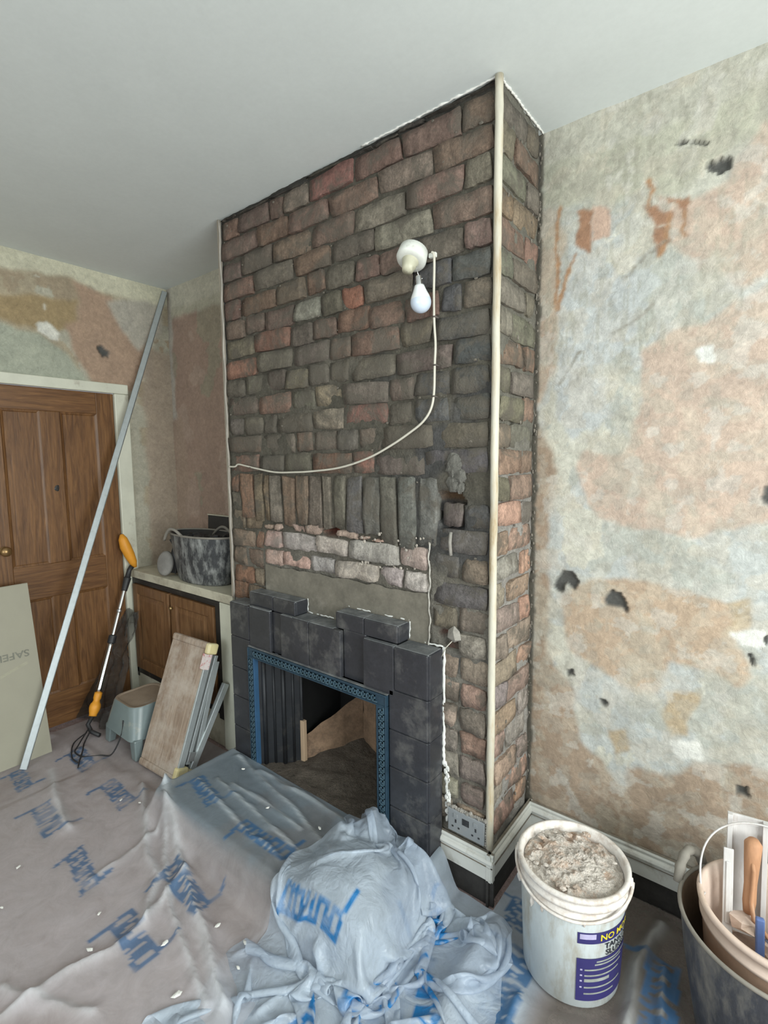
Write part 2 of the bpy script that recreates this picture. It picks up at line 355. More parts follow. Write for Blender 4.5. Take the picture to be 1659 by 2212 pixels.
PW = {'pinkA': [(2.071, 2.487), (2.30, 2.52), (2.30, 2.10), (2.049, 2.063), (1.927, 2.171), (1.848, 2.274), (1.776, 2.406), (1.895, 2.342), (1.989, 2.365)], 'pinkB': [(1.782, 1.914), (1.887, 1.957), (2.051, 2.037), (2.3, 2.075), (2.3, 1.426), (2.086, 1.366), (1.942, 1.311), (1.776, 1.32), (1.669, 1.353), (1.601, 1.45), (1.591, 1.533), (1.629, 1.591), (1.737, 1.581), (1.804, 1.702)], 'orangeC': [(1.611, 1.128), (1.753, 1.148), (1.84, 1.144), (2.051, 1.116), (2.1, 1.08), (2.106, 0.978), (2.154, 0.931), (2.112, 0.861), (2.038, 0.886), (1.907, 0.884), (1.883, 0.781), (1.812, 0.744), (1.687, 0.795), (1.585, 0.859), (1.562, 1.05)], 'brownD': [(1.43, 1.723), (1.514, 1.584), (1.506, 1.202), (1.497, 0.838), (1.607, 0.684), (1.629, 0.508), (1.698, 0.46), (1.795, 0.392), (1.807, 0.484), (1.867, 0.473), (1.938, 0.485), (2.001, 0.575), (2.193, 0.618), (2.5, 0.4), (2.5, 0.0), (1.43, 0.0), (1.43, 1.011)], 'stripE': [(1.43, 2.445), (1.491, 2.448), (1.519, 2.332), (1.508, 2.145), (1.506, 1.886), (1.43, 1.723)], 'rust1': [(1.566, 2.414), (1.619, 2.41), (1.621, 2.267), (1.57, 2.303)], 'rust1b': [(1.619, 2.418), (1.676, 2.394), (1.676, 2.298), (1.622, 2.305)], 'rust2': [(1.771, 2.38), (1.818, 2.358), (1.865, 2.324), (1.859, 2.298), (1.821, 2.295), (1.799, 2.329)], 'rust3': [(1.824, 2.377), (1.907, 2.358), (1.902, 2.319), (1.872, 2.349)], 'rust4': [(1.805, 2.299), (1.847, 2.288), (1.855, 2.244), (1.824, 2.21)], 'greenF': [(1.43, 2.75), (2.6, 2.75), (2.4, 2.541), (1.984, 2.456), (1.856, 2.381), (1.572, 2.44), (1.43, 2.458)], 'blueG': [(1.513, 2.271), (1.655, 2.237), (1.773, 2.15), (1.764, 2.006), (1.667, 1.867), (1.718, 1.707), (1.58, 1.616), (1.51, 1.719)], 'whiteH': [(2.077, 1.024), (2.169, 1.053), (2.172, 0.996), (2.105, 0.986)], 'whiteI': [(1.94, 1.9), (1.994, 1.906), (1.997, 1.857), (1.954, 1.856)], 'whiteJ': [(1.932, 0.615), (2.011, 0.643), (2.027, 0.585), (1.948, 0.555)], 'ochK': [(1.908, 0.791), (1.99, 0.811), (1.985, 0.634), (1.918, 0.627)], 'ochL': [(1.718, 0.575), (1.803, 0.604), (1.813, 0.521), (1.745, 0.496)], 'ochM': [(2.051, 1.116), (2.12, 1.142), (2.115, 1.025), (2.067, 1.029)]}
HOLES = {'hole1': [(1.516, 1.087), (1.551, 1.146), (1.585, 1.154), (1.615, 1.114), (1.596, 1.085), (1.57, 1.101), (1.548, 1.066), (1.518, 1.07)], 'hole2': [(1.694, 1.063), (1.724, 1.102), (1.755, 1.095), (1.773, 1.068), (1.781, 1.028), (1.756, 1.041), (1.71, 1.044)], 'hole3': [(1.943, 2.445), (1.968, 2.443), (1.985, 2.45), (2.008, 2.433), (2.007, 2.408), (1.982, 2.396), (1.952, 2.416)], 'hole4': [(1.574, 0.769), (1.596, 0.78), (1.602, 0.758), (1.579, 0.747)], 'hole5': [(1.693, 0.691), (1.709, 0.699), (1.729, 0.681), (1.715, 0.663)], 'hole6': [(2.117, 0.534), (2.15, 0.54), (2.15, 0.501), (2.121, 0.499)], 'hole7': [(2.136, 1.48), (2.19, 1.52), (2.20, 1.398), (2.131, 1.432)], 'hole8': [(2.126, 0.965), (2.138, 0.971), (2.138, 0.93), (2.129, 0.932)], 'hole9': [(2.158, 1.022), (2.17, 1.032), (2.172, 0.999), (2.161, 1.006)], 'crack': [(1.856, 2.532), (1.887, 2.528), (1.948, 2.498), (1.954, 2.489), (1.899, 2.518), (1.86, 2.524)]}

BLUEP, PINKP, BROWNP = (.47, .49, .475), (.52, .41, .335), (.40, .275, .17)
us = np.concatenate([np.arange(1.412, 2.36, .006), np.linspace(2.4, XR, 20)]); vs_ = np.arange(-.01, H+.02, .006)
u, v = np.meshgrid(us, vs_)
wu, wv = warp(u, v)
C = patchy(u, v, [BLUEP, (.44, .45, .41), (.55, .54, .47)], [.56, .60], 5, 40)
C = blend(C, inpoly(wu, wv, PW['blueG']), (.49, .51, .505))
C = blend(C, inpoly(wu, wv, PW['greenF']), (.46, .455, .37), 6)
C = blend(C, (v > 2.62-.05*fbm(u*9, v*9, 4, 2)) & (u < 3), (.50, .49, .42), 5)
for k in ('pinkA', 'pinkB'): C = blend(C, inpoly(wu, wv, PW[k]), PINKP, 3)
C = blend(C, inpoly(wu, wv, PW['orangeC']), (.47, .36, .265), 3)
C = blend(C, inpoly(wu, wv, PW['brownD']), (.36, .275, .205), 4)
C = blend(C, inpoly(wu, wv, PW['stripE']), (.46, .355, .275), 3)
for k in ('ochK', 'ochL', 'ochM'): C = blend(C, inpoly(wu, wv, PW[k]), (.44, .355, .245), 2)
# within pinks: lighter and yellower islands, plus streaks
m = sst(.57, .62, fbm(u*14, v*14, 6, 77)); C = C*(1-.35*m[..., None])+np.array((.55, .49, .40))*(.35*m[..., None])
m = sst(.55, .60, fbm(u*26, v*26, 5, 177)); C = C*(1-.35*m[..., None])+np.array((.40, .375, .32))*(.35*m[..., None])
m = sst(.57, .62, fbm(u*18+3, v*18, 6, 277)); C = C*(1-.45*m[..., None])+np.array((.56, .545, .50))*(.45*m[..., None])
m = sst(.60, .66, fbm(u*60, v*14, 4, 377))*(v > 1.9); C = C*(1-.35*m[..., None])+np.array((.30, .29, .23))*(.35*m[..., None])
m = sst(.60, .64, fbm(u*8, v*8, 6, 91)); C = C*(1-.4*m[..., None])+np.array((.44, .42, .35))*(.4*m[..., None])
wu2, wv2 = warp(u, v, .012, 40)
for k in ('rust1', 'rust2', 'rust3', 'rust4'): C = blend(C, inpoly(wu2, wv2, PW[k]), (.35, .20, .125), 1)
C = blend(C, inpoly(wu2, wv2, PW['rust1b']), (.53, .38, .30), 1)
for k in ('whiteH', 'whiteI', 'whiteJ'): C = blend(C, inpoly(wu2, wv2, PW[k]), (.70, .70, .66), 1)
for pl in ([(1.505, 2.45), (1.495, 2.33), (1.51, 2.22), (1.50, 2.1)], [(1.57, 2.27), (1.53, 2.2), (1.51, 2.1)], [(1.855, 2.32), (1.85, 2.26), (1.83, 2.21)], [(1.79, 2.45), (1.80, 2.40), (1.79, 2.37)], [(1.90, 2.32), (1.895, 2.25)]):
    C = blend(C, segd(wu2, wv2, pl) < .006, (.38, .22, .12), 1)
for pl in ([(1.70, 1.99), (1.78, 2.03), (1.82, 2.06)], [(1.52, 1.83), (1.58, 1.93), (1.60, 1.94)], [(1.73, 2.16), (1.80, 2.22), (1.86, 2.25)]):
    C = blend(C, segd(wu2, wv2, pl) < .003, (.24, .22, .18), 1)
D = (fbm(u*6, v*6, 5, 21)-.5)*.012+(fbm(u*30, v*30, 4, 22)-.5)*.004
hol = np.zeros(u.shape, bool)
wu3, wv3 = warp(u, v, .006, 60)
for k, p in HOLES.items(): hol |= inpoly(wu3, wv3, p)
C = blend(C, hol, (.085, .085, .08), 1); D = D+hol*.014
seam = (u < 1.444+.014*(fbm(v*14, v*0+3, 5, 5)-.42))
C = blend(C, seam, (.11, .10, .08), 1)
wall_br = MB().grid(u, CD+D, v).build('wall_back', 'wall', col=rgba(C), kind='structure')

# left part of the back wall (alcove by the door)
u, v = np.meshgrid(np.arange(XL-.01, .02, .008), np.arange(-.01, H+.02, .008))
wu, wv = warp(u, v, .05, 6)
C = patchy(u, v, [(.34, .245, .195), (.38, .285, .23), (.31, .27, .205)], [.58, .64], 4, 10)
C = blend(C, wv > 2.50, (.42, .40, .32), 5); C = blend(C, (wv > 2.57), (.50, .48, .40), 4)
C = blend(C, wu+.05*(wv-2) < -1.075, (.42, .385, .34), 3)
C = blend(C, (wu < -1.0) & (wv < 1.85), (.36, .27, .21), 6)
D = (fbm(u*6, v*6, 5, 31)-.5)*.012
MB().grid(u, CD+D, v).build('wall_back', 'wall', col=rgba(C), kind='structure')

# door wall
PD = {'cream': [(-1.9, 2.75), (0.4, 2.75), (0.4, 2.601), (0.013, 2.60), (-0.216, 2.642), (-0.575, 2.606), (-1.9, 2.6)], 'ochre': [(-0.522, 2.489), (-0.224, 2.509), (-0.208, 2.381), (-0.334, 2.305), (-0.469, 2.33), (-0.595, 2.329), (-0.9, 2.35), (-.9, 2.46), (-0.586, 2.449)], 'pink1': [(-0.216, 2.642), (-0.011, 2.586), (0.038, 2.486), (0.235, 2.291), (0.097, 2.008), (-0.153, 2.039), (-0.243, 2.216), (-0.282, 2.367), (-0.206, 2.408)], 'green': [(-1.2, 2.317), (-0.596, 2.317), (-0.404, 2.292), (-0.27, 2.185), (-0.179, 2.036), (-1.2, 2.0)], 'white1': [(-0.428, 2.338), (-0.376, 2.368), (-0.31, 2.309), (-0.318, 2.261), (-0.376, 2.272), (-0.426, 2.301)], 'white2': [(-0.382, 2.46), (-0.366, 2.451), (-0.373, 2.425), (-0.386, 2.432)], 'hole': [(-0.117, 2.263), (-0.084, 2.28), (-0.041, 2.242), (-0.048, 2.21), (-0.083, 2.214)], 'pale': [(-0.041, 2.552), (0.303, 2.661), (0.306, 2.423), (0.142, 2.277), (0.007, 2.424)]}
DY0, DY1, DZ1 = -.735, -.037, 1.992     # door opening
ys = np.concatenate([np.linspace(YF, -1.35, 20), np.arange(-1.3, .37, .008)])
u, v = np.meshgrid(ys, np.arange(-.01, H+.02, .008)); wu, wv = warp(u, v, .03, 9)
C = patchy(u, v, [(.42, .36, .26), (.44, .42, .34), (.38, .31, .22)], [.54, .58], 5, 60)
C = blend(C, inpoly(wu, wv, PD['green']), (.40, .42, .34), 3)
C = blend(C, inpoly(wu, wv, PD['ochre']), (.36, .27, .15), 4)
C = blend(C, inpoly(wu, wv, PD['pink1']), (.41, .29, .21), 4)
C = blend(C, inpoly(wu, wv, PD['pale']), (.45, .42, .36), 4)
C = blend(C, inpoly(wu, wv, PD['cream']), (.60, .58, .45), 4)
C = blend(C, (wu > .16) & (wv < 2.3), (.40, .33, .26), 6)
C = blend(C, (wu > .05) & (wu < .13) & (wv < 2.0), (.44, .42, .34), 3)
wu2, wv2 = warp(u, v, .01, 40)
C = blend(C, inpoly(wu2, wv2, PD['white1']) | inpoly(wu2, wv2, PD['white2']), (.74, .73, .66), 1)
h = inpoly(wu2, wv2, PD['hole']); C = blend(C, h, (.09, .09, .085), 1)
D = -(fbm(u*6, v*6, 5, 51)-.5)*.012-h*.012
cu = .5*(u[:-1, :-1]+u[1:, 1:]); cv = .5*(v[:-1, :-1]+v[1:, 1:])
mask = ~((cu > DY0-.01) & (cu < DY1+.01) & (cv < DZ1+.01))
MB().grid(XL+D, u, v, mask=mask).build('wall_left', 'wall', col=rgba(C), kind='structure')

# ceiling, floor, unseen walls with their window openings
MB().box(XL-.1, XR+.1, YF-.1, CD+.1, H, H+.1).build('ceiling', 'ceil', kind='structure')
MB().box(XL-.1, XR+.1, YF-.1, CD+.1, -.1, -.004).build('floor', 'carpet', kind='structure')
b = MB(); b.box(XR, XR+.1, YF, -2.3, 0, H).box(XR, XR+.1, -.2, CD, 0, H).box(XR, XR+.1, -2.3, -.2, 0, .7).box(XR, XR+.1, -2.3, -.2, 2.3, H)
b.build('wall_right', 'plainwall', kind='structure')
b = MB(); b.box(XL, .2, YF-.1, YF, 0, H).box(2.4, XR, YF-.1, YF, 0, H).box(.2, 2.4, YF-.1, YF, 0, .7).box(.2, 2.4, YF-.1, YF, 2.3, H)
b.build('wall_front', 'plainwall', kind='structure')
def winframe(name, f):
    fr = MB()
    for a in ((0, .06, 0, 1), (.94, 1, 0, 1), (.47, .53, 0, 1), (0, 1, 0, .05), (0, 1, .95, 1)): f(fr, *a)
    fr.build(name, 'glass', kind='structure')
winframe('window_1', lambda fr, a, b_, c, d: fr.box(XR+.02, XR+.07, -2.3+2.1*a, -2.3+2.1*b_, .7+1.6*c, .7+1.6*d))
winframe('window_2', lambda fr, a, b_, c, d: fr.box(.2+2.2*a, .2+2.2*b_, YF-.07, YF-.02, .7+1.6*c, .7+1.6*d))

# ------------------------------------------------------------ chimney breast
OX0, OX1, OZ1 = .30, 1.03, .655          # fire opening
HOLE_A = [(1.232, 1.455), (1.30, 1.455), (1.333, 1.42), (1.330, 1.33), (1.25, 1.318), (1.222, 1.36)]
HOLE_B = [(.655, 1.283), (.735, 1.283), (.742, 1.255), (.66, 1.255)]
HOLE_C = [(1.235, .955), (1.315, .955), (1.31, .90), (1.235, .89)]
u, v = np.meshgrid(np.arange(0, CW+.001, .0098), np.arange(0, H+.01, .01))
D = .002+.005*sst(1.9, 2.1, v)+.003*sst(1.1, .95, v)+(fbm(u*8, v*8, 5, 11)-.5)*.012+(fbm(u*35, v*35, 4, 12)-.5)*.010
ha = inpoly(u, v, HOLE_A); hb = inpoly(u, v, HOLE_B); hc = inpoly(u, v, HOLE_C)
D = D+ha*.06+hb*.07+hc*.04
low = sst(1.28, 1.05, v)
C = np.zeros(u.shape+(3,))+np.array((.085, .077, .060))
C = C*(1-low[..., None])+np.array((.16, .148, .125))*low[..., None]
m = sst(.55, .65, fbm(u*5, v*5, 5, 13)); C = C*(1-.5*m[..., None])+np.array((.125, .112, .09))*(.5*m[..., None])
m = sst(.55, .7, fbm(u*4, v*4, 5, 14))*sst(.75, 1.2, u); C = C*(1-.7*m[..., None])+np.array((.045, .047, .052))*(.7*m[..., None])
C = blend(C, hb | (hc & (v > .93)), (.16, .035, .018), 1)
C = blend(C, ha & (v > 1.42), (.12, .07, .035), 1)
C = blend(C, (v > 2.695-.012*fbm(u*30, v, 3, 4)), (.03, .028, .024), 1)
cu = .5*(u[:-1, :-1]+u[1:, 1:]); cv = .5*(v[:-1, :-1]+v[1:, 1:])
mask = ~((cu > OX0) & (cu < OX1) & (cv < OZ1))
front = MB().grid(u, D, v, mask=mask).build('wall_chimney', 'mortar', col=rgba(C), kind='structure')
u, v = np.meshgrid(np.arange(0, CD+.05, .0098), np.arange(0, H+.01, .01))
D = -.003-(fbm(u*8, v*8, 5, 15)-.5)*.014-(fbm(u*35, v*35, 4, 16)-.5)*.010
D = D-sst(.325, .34, u)*.02*sst(.35, .5, fbm(u*10, v*12, 4, 3))
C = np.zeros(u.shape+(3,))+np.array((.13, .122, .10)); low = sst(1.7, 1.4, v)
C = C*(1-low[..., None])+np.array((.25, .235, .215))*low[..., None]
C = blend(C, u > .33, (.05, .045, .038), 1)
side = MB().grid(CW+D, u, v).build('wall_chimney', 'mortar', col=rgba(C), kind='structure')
u, v = np.meshgrid(np.arange(0, CD+.01, .03), np.arange(0, H+.01, .03))
MB().grid(u*0+.002, u, v).build('wall_chimney', 'mortar', col=rgba(np.zeros(u.shape+(3,))+.12), kind='structure')

rnd = random.Random(4)
def brick(parent, a0, a1, z0, z1, face, col, mat='brick', proud=.008, rough=.5, seed=0, skew=0):
    """one weathered brick: face 'f' lies in the xz plane (y=0), 's' in the yz plane (x=CW)"""
    r = random.Random(seed); nx, nz = 6, 3
    w, h = a1-a0, z1-z0; g = []
    co = [(r.uniform(-.007, .007), r.uniform(-.005, .005)) for _ in range(4)]
    tilt = r.uniform(-.004, .004), r.uniform(-.004, .004)
    vs = []
    for j in range(nz+1):
        for i in range(nx+1):
            s, t = i/nx, j/nz
            edge = i in (0, nx) or j in (0, nz); corner = i in (0, nx) and j in (0, nz)
            x = a0+w*s; z = z0+h*t+skew*(s-.5)
            cx = (co[0][0]*(1-s)+co[1][0]*s)*(1-t)+(co[2][0]*(1-s)+co[3][0]*s)*t
            cz = (co[0][1]*(1-s)+co[1][1]*s)*(1-t)+(co[2][1]*(1-s)+co[3][1]*s)*t
            k = .5 if not edge else 1
            x += cx+r.uniform(-.003, .003)*k; z += cz+r.uniform(-.003, .003)
            if corner: x += (.5-s)*.006; z += (.5-t)*.005
            d = proud+(fbm(x*14, z*14, 3, 5+seed % 7)-.5)*.012*rough*2+tilt[0]*(s-.5)*2+tilt[1]*(t-.5)*2
            if edge: d -= .0018
            if corner: d -= .0006
            vs.append((x, d, z))
    n = len(vs); bk = [(x, -.028, z) for x, d, z in vs]
    per = [i for i in range(nx)]+[nx+(nx+1)*j for j in range(nz)]+[(nx+1)*nz+nx-i for i in range(nx)]+[(nx+1)*(nz-j) for j in range(nz)]
    fs = [(j*(nx+1)+i, j*(nx+1)+i+1, (j+1)*(nx+1)+i+1, (j+1)*(nx+1)+i) for j in range(nz) for i in range(nx)]
    m_ = len(per); allv = vs+[bk[p] for p in per]
    fs += [(per[(k+1) % m_], per[k], n+k, n+(k+1) % m_) for k in range(m_)]
    if face == 'f': out = [(x, -d, z) for x, d, z in allv]
    else: out = [(CW+d, x, z) for x, d, z in allv]
    b = MB(); b.add(out, fs, False); b.sm = [True]*(nx*nz)+[False]*(len(b.f)-nx*nz)
    o = b.build('brick', mat, parent); o.color = (*col, 1); return o
def jit(c, a=.18):
    k = rnd.uniform(1-a, 1+a); return tuple(max(.004, x*k*rnd.uniform(.94, 1.06)) for x in c)
def upcol(x, z):
    r_ = rnd.random()
    if x > 1.18 and z < 2.28 and r_ < .6: return jit((.092, .088, .087))
    if z < 2.05 and r_ < .42: return jit((.140, .120, .096))
    if r_ < .50: return jit((.185, .125, .095))
    if r_ < .62: return jit((.215, .125, .095))
    if r_ < .80: return jit((.140, .118, .095))
    if r_ < .90: return jit((.19, .16, .12))
    return jit((.17, .122, .096))
JF = [(1.316, 2.65), (1.081, 2.652), (1.204, 2.563), (1.324, 2.483), (0.97, 2.566), (1.092, 2.465), (1.206, 2.389), (0.852, 2.467), (0.616, 2.654), (0.461, 2.65), (0.357, 2.654), (0.729, 2.569), (0.145, 2.626), (0.723, 2.521), (0.622, 2.464), (0.493, 2.544), (0.858, 2.45), (0.153, 2.447), (0.512, 2.368), (0.728, 2.36), (0.694, 2.304), (0.391, 2.309), (0.581, 2.27), (0.406, 2.27), (0.858, 2.268), (0.67, 2.163), (0.506, 2.21), (0.782, 2.19), (0.762, 2.098), (0.321, 2.171), (0.281, 2.529), (1.321, 2.289), (1.088, 2.097), (1.216, 2.016), (0.975, 2.284), (1.232, 2.121), (1.322, 2.11), (1.204, 1.978), (0.252, 1.995), (0.451, 1.918), (0.314, 1.921), (0.588, 1.904), (0.778, 1.819), (0.254, 1.805), (0.474, 1.808), (0.136, 1.734), (0.28, 1.727), (0.375, 1.722), (0.608, 1.736), (0.781, 1.736), (0.5, 1.647), (0.263, 1.639), (0.609, 1.623), (0.746, 1.62), (0.247, 1.565), (0.596, 1.556)]
SPECIAL = {(.80, 2.19): (.29, .14, .095), (.10, 2.03): (.28, .15, .105), (.62, 2.62): (.24, .12, .10), (.56, 2.19): (.25, .24, .195), (.30, 1.79): (.22, .14, .105), (1.0, 2.02): (.20, .13, .098), (1.0, 2.38): (.22, .20, .155), (.86, 2.47): (.24, .21, .165), (.75, 1.73): (.25, .21, .16), (.68, 1.83): (.28, .23, .16)}
def zb(k): return 2.690-.0908*k
def course(z0, z1, x0, x1, joints, face, parent, colf, mat='brick', seed=0, proud=.005, off=0, rough=.5, wav=.004):
    js = [x0]
    for j in sorted(joints):
        if j-js[-1] > .07 and x1-j > .05: js.append(j)
    js.append(x1); out = [x0]
    for a, b_ in zip(js, js[1:]):
        p = a
        while b_-p > .275:
            p += rnd.choice((.235, .228, .115)) if b_-p > .36 else (b_-p)*.5
            out.append(p)
        out.append(b_)
    for i, (a, b_) in enumerate(zip(out, out[1:])):
        if b_-a < .03: continue
        xm, zm = .5*(a+b_), .5*(z0+z1); col = colf(xm, zm); mt = mat
        if face == 'f':
            for (sx, sz), c in SPECIAL.items():
                if a < sx < b_ and z0 < sz < z1: col = c
        dz = rnd.uniform(-wav, wav)
        brick(parent, a+.0045, b_-.0045, z0+.005+dz, z1-.0055+dz, face, col, mt, proud+rnd.uniform(-.004, .004), rough, seed*100+i)
# upper courses
for k in range(0, 13):
    z1, z0 = zb(k), zb(k+1); js = [x for x, z in JF if z0 <= z < z1]
    course(z0, z1, .012, 1.428, js, 'f', front, upcol, 'brick_smear' if k > 6 else 'brick', seed=k, rough=.5+(k > 6)*.35, wav=.005)
course(zb(0), H-.004, .012, 1.428, [], 'f', front, lambda x, z: jit((.05, .042, .034)), seed=50)
# soldier arch
SOL = [0.086, 0.202, 0.265, 0.316, 0.403, 0.487, 0.568, 0.655, 0.712, 0.793, 0.885, 0.969, 1.054, 1.142, 1.227]
for i, (a, b_) in enumerate(zip(SOL, SOL[1:])):
    xm = .5*(a+b_); c = rnd.choice(((.185, .16, .122), (.21, .15, .105), (.155, .145, .112), (.25, .15, .10)))
    if xm > .8: c = rnd.choice(((.155, .145, .13), (.18, .155, .125)))
    zt = 1.502+rnd.uniform(-.008, .004); zl = 1.278+rnd.uniform(-.012, .012)+(xm > .95)*(-.03)+(xm < .35)*.01
    n_ = 6
    o = brick(front, a+.005, b_-.005, zl, zt, 'f', jit(c), 'brick', .010+rnd.uniform(-.005, .005), .9, 900+i)
# pillars left and right, below the arch
pil = lambda x, z: jit(rnd.choice(((.20, .155, .115), (.27, .16, .105), (.21, .155, .12), (.16, .145, .115))))
def pir(x, z):
    if z > 1.05: return jit(rnd.choice(((.115, .11, .106), (.14, .13, .118), (.20, .15, .115))), .1)
    return jit(rnd.choice(((.30, .23, .18), (.27, .23, .19), (.33, .225, .17), (.23, .19, .155))))
RP = [(1.334, 1.4), (1.334, 1.47), (1.324, 1.213), (1.264, 1.101), (1.31, 1.02), (1.285, 1.295), (1.312, 0.843), (1.311, 0.656), (1.32, 0.435), (1.316, 1.045)]
for k in range(13, 27):
    z1, z0 = zb(k), zb(k+1)
    if z0 > .86:
        x1 = .084 if z0 > 1.30 else .252
        course(z0, z1, .012, x1, [.123] if k % 2 else [.19], 'f', front, pil, seed=k, rough=.7)
    if z1 < 1.47: course(z0, z1, 1.236 if z1 > 1.3 else 1.21, 1.428, [x for x, z in RP if z0 <= z < z1] or [1.30+.02*(k % 2)], 'f', front, pir, seed=k+40, rough=.9, mat='brick')
# pull out bricks where the holes are, set a loose one back inside
for o in list(front.children):
    c = sum((Vector(v_.co) for v_ in o.data.vertices), Vector())/len(o.data.vertices)
    if inpoly(np.array([c.x]), np.array([c.z]), HOLE_A)[0] or inpoly(np.array([c.x]), np.array([c.z]), HOLE_C)[0]:
        bpy.data.objects.remove(o)
brick(front, 1.250, 1.322, 1.335, 1.412, 'f', (.135, .11, .10), 'brick', -.004, .6, 777)
brick(front, 1.262, 1.32, .865, .915, 'f', (.13, .075, .06), 'brick', -.010, .6, 778)
# pale infill bricks of the old opening
inf = lambda x, z: jit(rnd.choice(((.46, .37, .32), (.48, .35, .29), (.42, .38, .35), (.50, .43, .39))), .1)
course(1.166, 1.250, .262, 1.195, [.395, .622, .804, .86, 1.06], 'f', front, inf, 'brick_light', 301, .010, rough=1.1, wav=.002)
course(1.084, 1.160, .262, 1.195, [.397, .575, .726, .959, 1.083], 'f', front, inf, 'brick_light', 302, .010, rough=1.1, wav=.002)
for i, (a, b_, zt) in enumerate(((.27, .33, 1.272), (.34, .39, 1.276), (.47, .545, 1.280), (.55, .648, 1.286), (.742, .85, 1.280), (.86, .91, 1.268), (.93, 1.0, 1.262))):
    brick(front, a, b_, 1.252, zt, 'f', jit((.40, .30, .23)), 'brick_light', .010, 1.5, 320+i)
# smooth cement patch below them, with its white right edge
u, v = np.meshgrid(np.linspace(.268, 1.197, 60), np.linspace(.80, 1.078, 20))
v = v+(v > 1.07)*(fbm(u*20, v*0, 3, 3)-.5)*.02
MB().grid(u, -.010+(fbm(u*7, v*7, 4, 9)-.5)*.006, v).build('cement_patch', 'render', front)
b = MB(); pts = [(1.199+.003*math.sin(z*40)+.002*math.sin(z*97), -.012, z) for z in np.linspace(.88, 1.27, 40)]
b.tube(pts, [.0018+.0016*abs(math.sin(i*2.1)) for i in range(40)], 6); b.build('plaster_edge', M('thin_plaster_edge', (.42, .40, .36), .2, 30, .9, .3), front, kind='stuff')
# loose mortar lumps and snots (countless)
b = MB(); rr = random.Random(9)
for _ in range(150):
    x, z = rr.uniform(.02, 1.42), rr.uniform(.9, 2.68)
    if .26 < x < 1.19 and z < 1.08: continue
    lump(b, (x, -.002, z), rr.uniform(.002, .005), rr.random(), 5, 4, (1.6, .7, 1))
b.build('mortar_crumb', M('mortar_crumbs', (.15, .132, .108), .4, 20, .95, .3), front, kind='stuff'); b = MB()
for _ in range(60):
    x, z = rr.uniform(.80, 1.2), rr.uniform(1.14, 1.29)
    lump(b, (x, -.008, z), rr.uniform(.002, .006), rr.random(), 5, 4, (1.3, .5, 1.2))
b.build('mortar_crumb', M('pale_mortar_crumbs', (.40, .36, .31), .4, 20, .95, .3), front, kind='stuff')
b = MB(); lump(b, (1.306, -.018, .958), .030, 5, 5, 3, (1, .7, 1)); b.build('stone_lump', 'rubble', front)
b = MB(); 
for i in range(8): lump(b, (1.292+.016*math.sin(i*1.9)+.002*i, -.002, 1.56-.013*i), .018+.005*math.cos(i*3), i, 9, 7, (1.2, .55, 1.3))
b.build('rough_mortar_knot', M('dark_mortar_knot', (.13, .125, .11), .35, 25, .95, .9, .01), front, kind='stuff')
b = MB(); b.tube([(1.285, -.008, 1.315), (1.287, -.018, 1.28), (1.289, -.014, 1.235)], .006, 8)
b.build('plastic_plug', 'rubble', front)
b = MB(); b.tube([(1.30, -.012, .935), (1.27, -.014, .90), (1.255, -.018, .865)], .0018, 6); b.build('wire_end', 'cable', front)
# side bricks
sd = lambda x, z: (jit(rnd.choice(((.36, .25, .19), (.42, .27, .20), (.34, .27, .22), (.29, .26, .23))), .15) if z < 1.45
                   else jit(rnd.choice(((.17, .15, .112), (.22, .145, .105), (.18, .165, .13), (.24, .17, .122), (.155, .14, .11))), .15))
for k in range(-1, 27):
    z1, z0 = (min(zb(k), H-.006), zb(k+1)) 
    if k == -1: z1 = H-.006
    if z1-z0 < .018: continue
    course(z0, z1, .014, .318+rnd.uniform(-.006, .008), [.115] if k % 2 else [.215], 'sd'[0:1], side, sd, seed=k+200, rough=.7, proud=.005)
b = MB()
for _ in range(170):
    y, z = (rr.uniform(.318, .345), rr.uniform(.25, 2.7)) if rr.random() < .6 else (rr.uniform(.02, .33), rr.uniform(.25, 2.68))
    lump(b, (CW+.003, y, z), rr.uniform(.002, .006), rr.random(), 5, 4, (.8, 1, 1.4))
b.build('mortar_crumb', M('side_mortar_crumbs', (.17, .15, .125), .4, 20, .95, .3), side, kind='stuff')
# jagged white plaster left along the ceiling line
b = MB(); rr = random.Random(3)
for pl in ([(.9, -.003), (CW+.002, -.003)], [(CW+.004, -.002), (CW+.004, CD)]):
    for (xa, ya), (xb, yb) in zip(pl, pl[1:]):
        q = [(xa+(xb-xa)*i/60+rr.uniform(-.002, .002), ya+(yb-ya)*i/60+rr.uniform(-.003, .001), H-.001) for i in range(61)]
        b.tube(q, [rr.uniform(.0015, .0055) for _ in q], 6)
b.build('trim_1', 'chip', kind='structure')

# timber angle beads
b = MB(); n = 60; rr = random.Random(5)
b.tube([(CW+.006+.0006*math.sin(i*.7), -.006+.0005*math.cos(i*1.1), .212+(H-.215)*i/n) for i in range(n+1)], [.0125+rr.uniform(-.0006, .0008) for _ in range(n+1)], 14)
b.build('trim_2', 'bead', kind='structure')
b = MB(); b.box(-.012, .004, -.010, .004, .876, H-.002)
b.build('trim_3', 'beadold', kind='structure', bevel=.003)
b = MB(); b.tube([(.012+.0035*math.sin(i*.9), -.013, .878+(H-.01-.878)*i/n) for i in range(n+1)], .0052, 8); 
b.build('trim_4', M('grimy_conduit', (.34, .31, .27), .3, 12, .7, .3, sc3=(4, 4, 1)), kind='structure')

